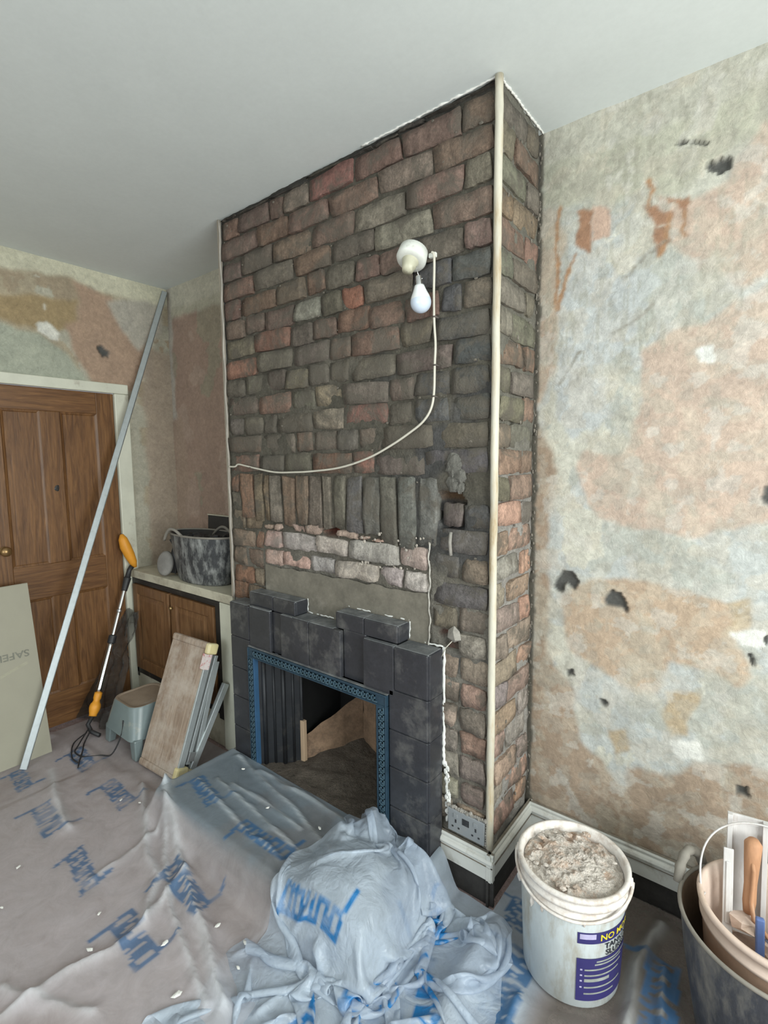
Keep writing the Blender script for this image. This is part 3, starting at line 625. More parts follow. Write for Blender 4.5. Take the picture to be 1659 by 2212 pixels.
# ------------------------------------------------------------ skirting
def skirting(name, p0, p1, out, plinth=True):
    """moulded skirting from p0 to p1 on the wall, 'out' = unit vector into the room"""
    prof = [(0, .196), (.010, .196), (.014, .190), (.012, .180), (.020, .176), (.024, .168), (.022, .160), (.014, .156), (.017, .148), (.017, .098), (0, .098)]
    b = MB(); P0, P1, O = Vector((*p0, 0)), Vector((*p1, 0)), Vector((*out, 0))
    n_ = len(prof); vs = [tuple(P+O*d+Vector((0, 0, z))) for P in (P0, P1) for d, z in prof]
    b.add(vs, [(i, (i+1) % n_, n_+(i+1) % n_, n_+i) for i in range(n_)]+[tuple(range(n_)), tuple(range(2*n_-1, n_-1, -1))])
    o = b.build(name, 'skirt', kind='structure', bevel=.001)
    d = (P1-P0); b = MB()
    for (dd, z) in ((.005, .1965), (.016, .1505)):
        q = [P0+O*(dd-.005), P1+O*(dd-.005), P1+O*(dd+.005), P0+O*(dd+.005)]
        b.add([(*p.xy, z+.0006) for p in q], [(0, 1, 2, 3)])
    b.build('ledge_dust', 'skirtdust', o)
    if plinth:
        b = MB(); q = [P0, P1, P1+O*.008, P0+O*.008]
        b.add([(*p.xy, z) for z in (0, .1) for p in q], [(0, 1, 5, 4), (1, 2, 6, 5), (2, 3, 7, 6), (3, 0, 4, 7), (4, 5, 6, 7)])
        b.build('dark_gap', 'dark', o)
    return o
skirting('baseboard_front', (1.245, -.004), (CW+.026, -.004), (0, -1))
skirting('baseboard_side', (CW+.004, -.024), (CW+.004, CD), (1, 0))
skirting('baseboard_back', (CW+.01, CD-.006), (XR, CD-.006), (0, -1))

# ------------------------------------------------------------ fireplace surround
sur = empty('fireplace_surround', (.68, 0, 0)); tagp(sur, 'charcoal tiled stepped fireplace surround with ragged white bedding at its edges', 'fireplace')
PAR = Matrix.Translation((-.68, 0, 0))
def part(mb, name, mat, parent=sur, **kw):
    o = mb.build(name, mat, parent, **kw)
    if parent is sur: o.matrix_parent_inverse = PAR
    return o
YP, YR = -.104, -.084     # proud and recessed tile faces
SX0, SX1 = .104, 1.252
tiles = []
zs = [.892, .727, .572, .425, .268, .125]
for j in range(5):                                   # columns of tiles left and right
    for x0, x1 in ((SX0, .2515), (1.104 if j == 0 else 1.079, SX1)): tiles.append((x0, x1, zs[j+1], zs[j], YP))
tiles += [(.252, .405, .702, .892, YP), (.955, 1.104, .702, .892, YP)]
tiles += [(.405, .475, .70, .892, YR-.004), (.475, .655, .70, .895, YP), (.655, .838, .70, .895, YP), (.838, .957, .70, .90, YR-.002)]
tiles += [(.235, .405, .892, .958, YR), (.405, .552, .892, .958, YR), (.795, .945, .895, .962, YR), (.945, 1.106, .895, .962, YR)]
G_ = .0006
for x0, x1, z0, z1, y in tiles:
    b = MB(); b.box(x0+G_, x1-G_, y, y+.022, z0+G_, z1-G_)
    part(b, 'tile', 'tile', bevel=.0045)
# return tiles on the right hand end and on the step ends
for j in range(5):
    b = MB(); b.box(SX1-.004, SX1+.004, YP+.008, -.012, zs[j+1]+G_, zs[j]-G_); part(b, 'tile', 'tile', bevel=.003)
for x, z0, z1 in ((.552, .897, .958), (1.106, .897, .962)):
    b = MB(); b.box(x-.004, x+.003, YR+.008, -.010, z0, z1-.002); part(b, 'tile', 'tile', bevel=.003)
# dusty tops
for x0, x1, z, y in ((SX0, .235, .892, YP), (.235, .552, .958, YR), (.552, .655, .895, YP), (.655, .795, .895, YP), (.795, .945, .962, YR), (.945, 1.106, .962, YR), (1.106, SX1, .892, YP)):
    b = MB(); b.box(x0+G_, x1-G_, y+.004, -.012, z-.012, z+.0015); part(b, 'top_tile', 'tile_top', bevel=.004)
for x0, x1 in ((.475, .552), (.235+.02, .40)):
    b = MB(); b.box(x0+G_, x1, YP+.003, YR, .882, .8965); part(b, 'top_tile', 'tile_top', bevel=.003)
b = MB(); b.box(.958, 1.106, YP+.003, YR+.004, .880, .8935); part(b, 'top_tile', 'tile_top', bevel=.003)
# core behind the tiles
b = MB()
b.box(SX0+.004, .250, YP+.02, -.001, 0, .886).box(1.075, SX1-.004, YP+.02, -.001, 0, .886).box(.25, 1.08, YR+.018, -.001, .70, .888)
b.box(.24, .548, YR+.018, -.001, .88, .950).box(.80, 1.10, YR+.018, -.001, .88, .954)
part(b, 'core', 'iron')
# ragged white bedding lines where it meets the wall
b = MB()
def rag(pts, r0=.006):
    out = []
    for p, q in zip(pts, pts[1:]):
        n_ = max(2, int((Vector(q)-Vector(p)).length/.012))
        out += [Vector(p).lerp(Vector(q), i/n_) for i in range(n_)]
    out.append(Vector(pts[-1])); rg = random.Random(8)
    b.tube([tuple(p+Vector((rg.uniform(-.002, .002), 0, rg.uniform(-.002, .002)))) for p in out], [r0*rg.uniform(.7, 1.3) for _ in out], 6)
rag([(SX1+.006, -.006, .895), (SX1+.006, -.006, .45)], .0065); rag([(1.108, -.006, .895), (1.11, -.006, .964)], .007)
rag([(1.106, -.006, .895), (SX1+.004, -.006, .897)], .004); rag([(.556, -.006, .90), (.557, -.006, .960)], .006)
rag([(.30, -.006, .962), (.552, -.006, .960)], .003); rag([(.556, -.006, .899), (.79, -.006, .90)], .004); rag([(.80, -.006, .966), (1.106, -.006, .966)], .004)
for i in range(16): lump(b, (SX1+.012+.010*math.sin(i*1.7)**2+.0006*i, -.006, .455-.014*i), .009, i, 6, 4, (1, .7, 1.3))
for i in range(12): lump(b, (1.283, -.006, .40-.008*i), .006, i+50, 5, 4, (1, .7, 1.3))
part(b, 'bedding_edge', 'grout', kind='stuff')
tagp(bpy.data.objects[sur.children[-1].name], 'ragged white bedding plaster')

# blue metal insert
fr = empty('fire_insert', (.665, -.1, 0)); tagp(fr, 'blue metal fireplace frame with raised key pattern and dark iron cheeks', 'fireplace frame')
FI = Matrix.Translation((-.665, .1, 0))
def fpart(mb, name, mat, **kw):
    o = mb.build(name, mat, fr, **kw); o.matrix_parent_inverse = FI; return o
FX0, FX1, FZ = .252, 1.076, .700; BW = .043
b = MB(); b.box(FX0, FX1, -.116, -.098, FZ-BW, FZ); fpart(b, 'top_rail', 'blue', bevel=.002)
b = MB(); b.box(FX1-BW, FX1, -.116, -.098, .125, FZ-BW-.001); fpart(b, 'side_rail', 'blue', bevel=.002)
b = MB(); b.box(FX0, FX0+BW, -.116, -.098, .125, FZ-BW-.001); fpart(b, 'side_rail', 'blue', bevel=.002)
def keys(b, p0, p1, up, n_):
    P0, P1, U = Vector(p0), Vector(p1), Vector(up); d = (P1-P0)/n_
    def bar(a, c, w=.0022):
        a, c = Vector(a), Vector(c); t = (c-a).normalized(); s_ = t.cross(Vector((0, -1, 0)))*w
        q = [a-s_-t*w, a+s_-t*w, c+s_+t*w, c-s_+t*w]; y0 = Vector((0, -.003, 0))
        vs = [tuple(x) for x in q]+[tuple(x+y0) for x in q]
        b.add(vs, [(4, 5, 6, 7), (0, 1, 5, 4), (1, 2, 6, 5), (2, 3, 7, 6), (3, 0, 4, 7)])
    for i in range(n_):
        o = P0+d*i
        a, c, e, f_ = o+U*.1, o+U*.9, o+d*.62+U*.9, o+d*.62+U*.35
        bar(a, c); bar(c, e); bar(e, f_); bar(f_, o+d*.3+U*.35); bar(o+U*.1, o+d+U*.1)
b = MB(); keys(b, (FX0+BW, -.1165, FZ-BW+.008), (FX1-BW, -.1165, FZ-BW+.008), (0, 0, .026), 30); fpart(b, 'key_pattern', 'bluelight')
b = MB(); keys(b, (FX1-.008, -.1165, .14), (FX1-.008, -.1165, FZ-BW-.005), (-.026, 0, 0), 20); fpart(b, 'key_pattern', 'bluelight')
b = MB(); keys(b, (FX0+.034, -.1165, .14), (FX0+.034, -.1165, FZ-BW-.005), (-.026, 0, 0), 20); fpart(b, 'key_pattern', 'bluelight')
b = MB(); b.box(FX0, FX1, -.119, -.114, FZ-.004, FZ+.002).box(FX0, FX1, -.119, -.114, FZ-BW-.002, FZ-BW+.003).box(FX1-.004, FX1+.001, -.119, -.114, .125, FZ-.004).box(FX1-BW-.002, FX1-BW+.002, -.119, -.114, .125, FZ-BW).box(FX0-.001, FX0+.004, -.119, -.114, .125, FZ-.004)
fpart(b, 'edge_bead', 'blue', bevel=.001)
b = MB(); b.box(FX0+BW-.004, FX0+BW+.003, -.119, -.090, .125, FZ-BW); fpart(b, 'inner_edge', 'blueedge', bevel=.001)
b = MB(); b.box(FX0-.002, FX1+.002, -.112, -.100, FZ+.0022, FZ+.006); fpart(b, 'dust_line', 'tile_top')
# dark iron cheeks with flutes
b = MB(); b.add([(FX0+BW, -.098, .12), (FX0+BW, -.098, FZ-BW), (.43, .05, FZ-BW), (.43, .05, .12)], [(0, 1, 2, 3)])
for i in range(4):
    t = .15+.22*i; x = FX0+BW+(.43-FX0-BW)*t; y = -.098+.148*t
    b.tube([(x, y-.002, .12), (x, y-.002, FZ-BW)], .006 if i % 2 else .010, 8)
b.tube([(.43, .05, .12), (.43, .05, FZ-BW)], .008, 8); fpart(b, 'left_cheek', 'iron')
b = MB(); b.add([(FX1-BW, -.098, .12), (FX1-BW, -.098, FZ-BW), (.90, .05, FZ-BW), (.90, .05, .12)], [(3, 2, 1, 0)])
b.tube([(.90, .05, .12), (.90, .05, FZ-BW)], .008, 8); b.tube([(.97, -.02, .12), (.97, -.02, FZ-BW)], .006, 8); fpart(b, 'right_cheek', 'iron')
b = MB(); b.add([(FX0+BW, -.098, FZ-BW), (FX1-BW, -.098, FZ-BW), (.90, .05, .640), (.43, .05, .640)], [(0, 1, 2, 3)]); fpart(b, 'hood', 'iron')

# firebox behind
fb = empty('fireback', (.66, .2, 0)); tagp(fb, 'sooty broken fireclay back inside the open grate', 'fireback')
FB = Matrix.Translation((-.66, -.2, 0))
def bpart(mb, name, mat, **kw):
    o = mb.build(name, mat, fb, **kw); o.matrix_parent_inverse = FB; return o
def wav(P, n_=14, m=14, seed=0, amp=.012):
    P = [np.array(p, float) for p in P]; s, t = np.meshgrid(np.linspace(0, 1, n_), np.linspace(0, 1, m))
    X = (P[0][:, None, None]*(1-s)+P[1][:, None, None]*s)*(1-t)+(P[3][:, None, None]*(1-s)+P[2][:, None, None]*s)*t
    nn = np.cross(P[1]-P[0], P[3]-P[0]); nn = nn/np.linalg.norm(nn)
    d = (fbm(s*5, t*5, 4, seed)-.5)*2*amp; X = X+nn[:, None, None]*d
    return X[0], X[1], X[2]
b = MB(); b.grid(*wav([(.43, .05, .08), (.60, .30, .08), (.60, .30, .42), (.43, .05, .24)], seed=1)); bpart(b, 'left_slab', 'fireclay')
b = MB(); b.grid(*wav([(.60, .30, .08), (.90, .20, .08), (.90, .20, .60), (.60, .30, .44)], seed=2)); bpart(b, 'back_slab', 'fireclay')
b = MB(); b.grid(*wav([(.90, .20, .08), (.92, .05, .08), (.92, .05, .64), (.90, .20, .64)], seed=3)); bpart(b, 'right_slab', 'fireclay')
b = MB(); b.box(.425, .450, .040, .062, .12, .33); bpart(b, 'timber_sliver', M('pale_timber', (.46, .33, .22), .2, 10, .8, .2, sc3=(3, 3, .5)), bevel=.003)
b = MB()
b.box(.40, .415, .04, .352, 0, .9).box(.93, .945, .04, .352, 0, .9).box(.40, .945, .335, .352, 0, .9).box(.40, .945, .04, .35, .9, .92).box(.28, .40, .04, .05, 0, .9).box(.945, 1.08, .04, .05, 0, .9)
bpart(b, 'flue_wall', 'soot')
u, v = np.meshgrid(np.linspace(FX0+BW, FX1-BW, 50), np.linspace(-.10, .33, 36))
z = .128+.05*sst(.0, .3, v)*sst(.95, .6, u)+(fbm(u*12, v*12, 5, 6)-.5)*.05*sst(-.1, 0, v)
MB().grid(u, v, z).build('ash_heap', 'ash'); o = bpy.data.objects['ash_heap']; tagp(o, 'dark ash and rubble lying on the floor of the open fireplace', 'ash', kind='stuff')
# raised hearth under the sheet
b = MB(); b.box(SX0, 1.262, -.49, -.106, 0, .122); o = b.build('hearth', 'tile', bevel=.006)
tagp(o, 'dark tiled raised hearth under the polythene sheet', 'hearth')

# ------------------------------------------------------------ door, casing
dr = MB().box(XL-.030, XL-.008, DY0, DY1, .004, DZ1).build('door_1', 'door', kind='structure')
def dbox(name, y0, y1, z0, z1, mat='door', x0=XL-.012, x1=XL-.001, bev=.003, kind=None):
    return MB().box(x0, x1, y0, y1, z0, z1).build(name, mat, dr, bevel=bev)
dbox('stile', DY1-.105, DY1-.002, .006, DZ1-.002); dbox('stile', DY0+.002, DY0+.105, .006, DZ1-.002)
dbox('rail', DY0+.105, DY1-.105, 1.862, DZ1-.002, 'door_h'); dbox('rail', DY0+.105, DY1-.105, .79, .985, 'door_h'); dbox('rail', DY0+.105, DY1-.105, .006, .21, 'door_h')
YM0, YM1 = -.447, -.342
dbox('muntin', YM0, YM1, .985, 1.862); dbox('muntin', YM0, YM1, .21, .79)
for y0, y1 in ((DY0+.105, YM0), (YM1, DY1-.105)):
    for z0, z1 in ((.985, 1.862), (.21, .79)):
        b = MB()
        ins = ((0, -.001), (.010, -.004), (.016, -.010), (.040, -.013)); vs = []
        for d, x in ins: vs += [(XL+x, y0+d, z0+d), (XL+x, y1-d, z0+d), (XL+x, y1-d, z1-d), (XL+x, y0+d, z1-d)]
        fs = [(4*k+i, 4*k+(i+1) % 4, 4*k+4+(i+1) % 4, 4*k+4+i) for k in range(3) for i in range(4)]+[(12, 13, 14, 15)]
        b.add(vs, fs); b.build('panel', 'door', dr)
b = MB(); lump(b, (XL-.0005, -.385, 1.42), .014, 3, 8, 5, (.12, 1, 1.3)); b.build('knot', 'black', dr)
b = MB(); b.lathe([(.001, .058), (.020, .056), (.027, .042), (.022, .028), (.011, .020), (.010, .004), (.024, .003), (.024, 0)], 20, Matrix.Translation((XL-.001, -.665, 1.09)) @ Matrix.Rotation(PI/2, 4, 'Y'))
b.build('door_knob', M('old_brass', (.35, .22, .10), .2, 12, .35, .1, metal=.8), dr)
CS = .088
def casing(name, y0, y1, z0, z1):
    b = MB(); b.box(XL-.02, XL+.018, y0, y1, z0, z1); return b.build(name, 'cream', kind='structure', bevel=.005)
casing('trim_5', DY1+.001, DY1+CS, 0, DZ1+.001); casing('trim_6', DY0-CS, DY0-.001, 0, DZ1+.001); casing('trim_7', DY0-CS, DY1+CS, DZ1+.002, DZ1+.062)

# ------------------------------------------------------------ alcove cupboard
cb = empty('cupboard', (-.58, .15, 0)); tagp(cb, 'built-in alcove cupboard with two brown panelled doors in a black frame', 'cupboard')
CBI = Matrix.Translation((.58, -.15, 0))
def cpart(mb, name, mat, parent=cb, **kw):
    o = mb.build(name, mat, parent, **kw)
    if parent is cb: o.matrix_parent_inverse = CBI
    return o
X0, X1 = -1.118, -.145
cpart(MB().box(X0, X1, .02, .335, .19, .815), 'carcass', 'black')
cpart(MB().box(X0, X1, .002, .03, .790, .822), 'top_rail', 'black', bevel=.003)
cpart(MB().box(X0+.50, X1+.006, -.006, .002, .806, .824), 'edge_strip', 'black', bevel=.002)
cpart(MB().box(X1-.04, X1+.004, .000, .03, .16, .826), 'side_stile', 'black', bevel=.003)
cpart(MB().box(X0, X0+.022, .002, .03, .16, .79), 'side_stile', 'black', bevel=.002)
cpart(MB().box(X0, X1, .002, .03, .185, .225), 'bottom_rail', 'black', bevel=.003)
cpart(MB().box(X0, X1, .006, .03, .0, .183), 'plinth', 'worktop', bevel=.003)
cpart(MB().box(X1+.005, -.022, -.002, .03, 0, .822), 'end_panel', 'cream', bevel=.003)
def cdoor(x0, x1, z0, z1, knob):
    d_ = cpart(MB().box(x0, x1, .004, .022, z0, z1), 'cupboard_door', 'oak')
    for a in ((x0, x0+.055, z0, z1), (x1-.055, x1, z0, z1), (x0+.055, x1-.055, z0, z0+.06), (x0+.055, x1-.055, z1-.06, z1)):
        MB().box(a[0], a[1], -.010, .006, a[2], a[3]).build('door_frame_bar', 'oak', d_, bevel=.003).matrix_parent_inverse = Matrix()
    b = MB(); i_ = ((.055, -.008), (.067, -.001), (.095, -.009)); vs = []
    for d, y in i_: vs += [(x0+d, y, z0+d), (x1-d, y, z0+d), (x1-d, y, z1-d), (x0+d, y, z1-d)]
    b.add(vs, [(4*k+i, 4*k+(i+1) % 4, 4*k+4+(i+1) % 4, 4*k+4+i) for k in range(2) for i in range(4)]+[(8, 9, 10, 11)]); b.build('panel', 'oak', d_)
    if knob:
        b = MB(); b.lathe([(.001, .024), (.009, .022), (.011, .014), (.005, .008), (.005, 0)], 14, Matrix.Translation((x0+.026, -.008, z1-.075)) @ Matrix.Rotation(PI/2, 4, 'X'))
        b.build('door_knob', M('small_brass', (.45, .33, .16), .2, 12, .3, 0, metal=.9), d_)
cdoor(X0+.024, -.655, .228, .786, False); cdoor(-.628, X1-.044, .228, .786, True)
wt = MB().box(XL+.003, -.016, -.006, .340, .826, .875).build('worktop', 'worktop', bevel=.004)
tagp(wt, 'dusty cream worktop over the alcove cupboard', 'worktop')

# items on the worktop
def flexi(name, c, rx, ry, h, rt, mat, label, cat, handles=True, rz=0, rim='tubrim', inner='tubin', taper=.78, bulge=0, n=48, group=None):
    o = empty(name, c, rz); tagp(o, label, cat, group)
    pr = [(taper-.05, 0), (taper, .012), (taper+(1-taper)*.45, h*.45), (1-.01, h-.02), (1.0, h)]
    b = MB(); b.lathe([(0.001, .001)]+pr, n, sx=rx, sy=ry); b.build('body', mat, o)
    b = MB(); b.lathe([(1.0, h), (.96, h-.002), (taper-.04+(1-taper)*.5, h*.45), (taper-.06, .03), (.001, .028)], n, sx=rx, sy=ry); b.build('inside', inner, o)
    b = MB()
    b.tube([(rx*math.cos(2*PI*i/n), ry*math.sin(2*PI*i/n), h) for i in range(n+1)], rt, 8, False); b.build('rim', rim, o)
    return o
tb = flexi('builders_tub', (-.452, .118, .876), .285, .135, .275, .006, 'tubblack', 'black rubber tub splashed with white plaster standing on the cream worktop', 'bucket', inner='blackpl', rim='tubrim', taper=.80)
b = MB(); b.tube([(-.20+.014*i, -.132+.001*i-.02*math.sin(PI*i/16), .235+.075*math.sin(PI*i/16)) for i in range(17)], .0085, 8); b.build('handle', 'tubrim', tb)
b = MB(); b.tube([(-.10+.014*i, .125, .240+.06*math.sin(PI*i/16)) for i in range(17)], .0085, 8); b.build('handle', 'tubrim', tb)
b = MB(); rr = random.Random(2)
for i in range(26): lump(b, (rr.uniform(-.2, .2), rr.uniform(-.08, .08), .20+rr.uniform(0, .05)), rr.uniform(.02, .045), i, 7, 5)
o = b.build('rubbish', 'blackpl', tb, kind='stuff')
b = MB(); b.box(-.28, .28, 0, .016, 0, .345); o = b.build('panel_board', 'blackpl', bevel=.002, loc=(-.46, .318, .878), rot=(math.radians(-3), 0, 0))
tagp(o, 'dark board with pale top edge standing behind the black tub', 'board'); b = MB(); b.box(-.285, .285, -.002, .018, .345, .352); b.build('pale_edge', 'worktop', o)
pt = empty('sanding_block', (-.745, .045, .876), math.radians(20)); tagp(pt, 'dust-covered grey round tool leaning against the black tub on the worktop', 'tool')
b = MB(); b.lathe([(.001, .03), (.045, .03), (.055, .022), (.056, .006), (.050, 0), (.001, 0)], 28, Matrix.Translation((0, 0, .075)) @ Matrix.Rotation(math.radians(78), 4, 'X') , sx=1, sy=1.35); b.build('pad', M('dusty_grey_pad', (.22, .21, .195), .25, 14, .85, .2), pt)
b = MB(); b.tube([(.03, .035, .02), (.035, .035, .11), (.045, .035, .19)], [.045, .034, .016], 12); b.build('body', 'blackpl', pt)
b = MB(); b.tube([(.045, .035, .185), (.07, .02, .20), (.08, .01, .13), (.075, -.02, .02)], .005, 8); b.build('flex', 'blackpl', pt)

# ------------------------------------------------------------ long aluminium straight edge
P0, P1 = Vector((-.792, -.754, .006)), Vector((-1.108, .322, 2.690)); L = (P1-P0).length
dz = (P1-P0).normalized(); nx = Vector((.80, -.58, 0)); nx = (nx-dz*nx.dot(dz)).normalized(); wx = dz.cross(nx)
mt = Matrix((( wx.x, nx.x, dz.x, P0.x), (wx.y, nx.y, dz.y, P0.y), (wx.z, nx.z, dz.z, P0.z), (0, 0, 0, 1)))
b = MB(); b.prism([(-.017, 0), (.017, 0), (.017, L), (-.017, L)], -.010)
b.box(-.017, -.013, -.012, .0, 0, L).box(.013, .017, -.012, 0, 0, L)
o = b.build('straight_edge', 'alu', bevel=.001); o.matrix_world = mt
tagp(o, 'long grey aluminium straight edge leaning across the door into the ceiling corner', 'straight edge')

# ------------------------------------------------------------ insulation board by the door
bd = empty('insulation_board', (-.865, -.95, .002)); tagp(bd, 'cream insulation board with upside-down grey stamp leaning on the door', 'board')
bx0, bx1 = -.35, .352          # along y
th, hb_ = .05, .93; lean = math.radians(11)
RB = Matrix.Rotation(-lean, 4, 'Y')
bd.rotation_euler = (0, 0, 0)
def brd(v): return tuple(RB @ Vector(v))
b = MB(); b.box(-th, 0, bx0, bx1, 0, hb_, RB); o = b.build('core', 'boardedge', bd)
b = MB(); b.box(0, .0012, bx0, bx1, .001, hb_-.004, RB); b.build('face', 'board', bd)
vs, fs = text_mesh('SAFEL', .072, lambda x, y: brd((.0022, .315-x*.80, .575-y*.70)))
b = MB(); b.add(vs, fs); b.build('stamp', 'stamp', bd)
vs, fs = text_mesh('thermal', .030, lambda x, y: brd((.0022, .29-x*1.6, .475-y*.8)))
M('faint_stamp', (.40, .38, .29), .1, 40, .8, 0)
b = MB(); b.add([brd((.0018, a, c)) for a, c in ((.12, .44), (.30, .50), (.30, .515), (.12, .455))], [(0, 1, 2, 3)]); b.build('smudge', bpy.data.materials['faint_stamp'], bd)

# ------------------------------------------------------------ orange handled telescopic tool
tl = empty('telescopic_lopper', (-.90, -.362, 0)); tagp(tl, 'long chrome tool with two orange grips leaning in the corner by the door casing', 'tool')
TI = Matrix.Translation((.90, .362, 0))
def tp(mb, name, mat, **kw):
    o = mb.build(name, mat, tl, **kw); o.matrix_parent_inverse = TI; return o
A = Vector((-.898, -.372, .10)); Bt = Vector((-1.062, -.045, .86)); ax = (Bt-A).normalized()
def at(t): return tuple(A+(Bt-A)*t)
def seg(t0, t1, r, mat, name, n_=2, prof=None):
    b = MB(); k = 12; pts = [at(t0+(t1-t0)*i/k) for i in range(k+1)]
    b.tube(pts, [r*(prof(i/k) if prof else 1) for i in range(k+1)], 14); tp(b, name, mat)
seg(.0, .155, .027, 'orange', 'grip', prof=lambda t: .80+.35*math.sin(PI*min(1, t*1.35))**2*(t > .1)-.18*(abs(t-.62) < .07))
seg(.15, .50, .0165, 'chrome', 'tube'); seg(.49, .545, .023, 'blackpl', 'collar'); seg(.54, .72, .013, 'chrome', 'tube'); seg(.715, .73, .0145, 'steel', 'joint_ring')
seg(.73, .88, .0125, 'chrome', 'tube'); seg(.87, .97, .021, 'blackpl', 'collar', prof=lambda t: .8+.3*t)
b = MB(); b.tube([at(.95), at(1.03), (-1.062, -.020, .905)], [.018, .014, .016], 12); tp(b, 'neck', 'blackpl')
gp = [(-1.064, .000, .895), (-1.066, -.010, .93), (-1.070, -.028, .98), (-1.074, -.048, 1.035), (-1.076, -.060, 1.085), (-1.076, -.066, 1.115)]
b = MB(); b.tube(gp, [.012, .024, .031, .033, .026, .010], 16); tp(b, 'grip', 'orange')
b = MB(); b.tube([(-.898, -.372, .10), (-.90, -.40, .06), (-.86, -.40, .03), (-.80, -.38, .02)], .012, 8); tp(b, 'foot', 'blackpl')
for k, pts in enumerate(([(-.88, -.40, .05), (-.78, -.50, .02), (-.74, -.53, .012), (-.66, -.52, .012), (-.60, -.46, .012), (-.55, -.42, .02), (-.53, -.372, .12), (-.52, -.365, .2)],
                         [(-.86, -.40, .04), (-.80, -.46, .012), (-.72, -.50, .012), (-.63, -.55, .012), (-.57, -.58, .012)],
                         [(-.87, -.42, .03), (-.84, -.50, .012), (-.70, -.56, .012), (-.62, -.56, .012)])):
    q = []
    for i in range(len(pts)-1):
        for j in range(6):
            t = j/6; p_ = [Vector(pts[max(0, min(len(pts)-1, i+d))]) for d in (-1, 0, 1, 2)]
            q.append(tuple(.5*((2*p_[1])+(-p_[0]+p_[2])*t+(2*p_[0]-5*p_[1]+4*p_[2]-p_[3])*t*t+(-p_[0]+3*p_[1]-3*p_[2]+p_[3])*t**3)))
    b = MB(); b.tube(q, .0038, 6); tp(b, 'cord', 'blackpl')
# clear bag behind the tool
s, t = np.meshgrid(np.linspace(0, 1, 50), np.linspace(0, 1, 60))
wd = .05+.13*(1-t)+.02*np.sin(t*9); X_ = -.955-.115*t+(s-.5)*wd*2.0; Y_ = -.345+.30*t+.03+(fbm(s*4, t*6, 4, 5)-.5)*.09+.02*np.abs(np.sin(s*9+t*5))+(s-.5)*.05
Z_ = .012+.60*t+.015*np.sin(s*7)*(t > .9)
o = MB().grid(X_, Y_-.03, Z_).build('plastic_bag', 'bag'); tagp(o, 'dark clear plastic bag draped around the lower end of the orange-gripped tool', 'plastic bag')

# ------------------------------------------------------------ step stool
st = empty('step_stool', (-.52, -.22, 0)); tagp(st, 'blue-grey plastic step stool with dusty brown top beside the leaning platform', 'stool')
SI = Matrix.Translation((.52, .22, 0))
def rr_ring(x0, x1, y0, y1, r, z, n=6):
    out = []
    for cx, cy, a0 in ((x1-r, y1-r, 0), (x0+r, y1-r, PI/2), (x0+r, y0+r, PI), (x1-r, y0+r, 1.5*PI)):
        for i in range(n+1): a = a0+PI/2*i/n; out.append((cx+r*math.cos(a), cy+r*math.sin(a), z))
    return out
def stack(rings, cap0=False, cap1=False):
    b = MB(); n_ = len(rings[0]); vs = [p for r_ in rings for p in r_]
    fs = [(j*n_+i, j*n_+(i+1) % n_, (j+1)*n_+(i+1) % n_, (j+1)*n_+i) for j in range(len(rings)-1) for i in range(n_)]
    b.add(vs, fs, True)
    if cap0: b.add(rings[0], [tuple(range(n_))[::-1]])
    if cap1: b.add(rings[-1], [tuple(range(n_))])
    return b
sx0, sx1, sy0, sy1 = -.745, -.405, -.375, -.07
b = stack([rr_ring(sx0-.004, sx1+.004, sy0-.004, sy1+.004, .05, .105), rr_ring(sx0, sx1, sy0, sy1, .05, .113), rr_ring(sx0+.045, sx1-.03, sy0+.025, sy1-.02, .06, .258), rr_ring(sx0+.05, sx1-.035, sy0+.03, sy1-.025, .06, .268)], False, False)
o = b.build('body', 'stool', st); o.matrix_parent_inverse = SI
b = stack([rr_ring(sx0+.05, sx1-.035, sy0+.03, sy1-.025, .06, .268), rr_ring(sx0+.062, sx1-.047, sy0+.042, sy1-.037, .055, .2695), rr_ring(sx0+.066, sx1-.051, sy0+.046, sy1-.041, .052, .264)], False, True)
o = b.build('top', 'stooltop', st); o.matrix_parent_inverse = SI
for lx, ly in ((sx0+.02, sy0+.02), (sx1-.04, sy0+.02), (sx0+.02, sy1-.04), (sx1-.04, sy1-.04)):
    ox = -.018 if lx < -.6 else .014; oy = -.008 if ly < -.2 else .01
    b = MB(); a = .024; c = .030; X1_, Y1_ = lx+.015, ly+.012
    vs = [(X1_+sx_*c, Y1_+sy_*c*.8, .112) for sx_, sy_ in ((-1, -1), (1, -1), (1, 1), (-1, 1))]+[(X1_+ox+sx_*a, Y1_+oy+sy_*a*.8, .006) for sx_, sy_ in ((-1, -1), (1, -1), (1, 1), (-1, 1))]
    b.add(vs, [(0, 1, 5, 4), (1, 2, 6, 5), (2, 3, 7, 6), (3, 0, 4, 7), (4, 5, 6, 7), (3, 2, 1, 0)]); o = b.build('leg', 'stool', st, bevel=.006); o.matrix_parent_inverse = SI

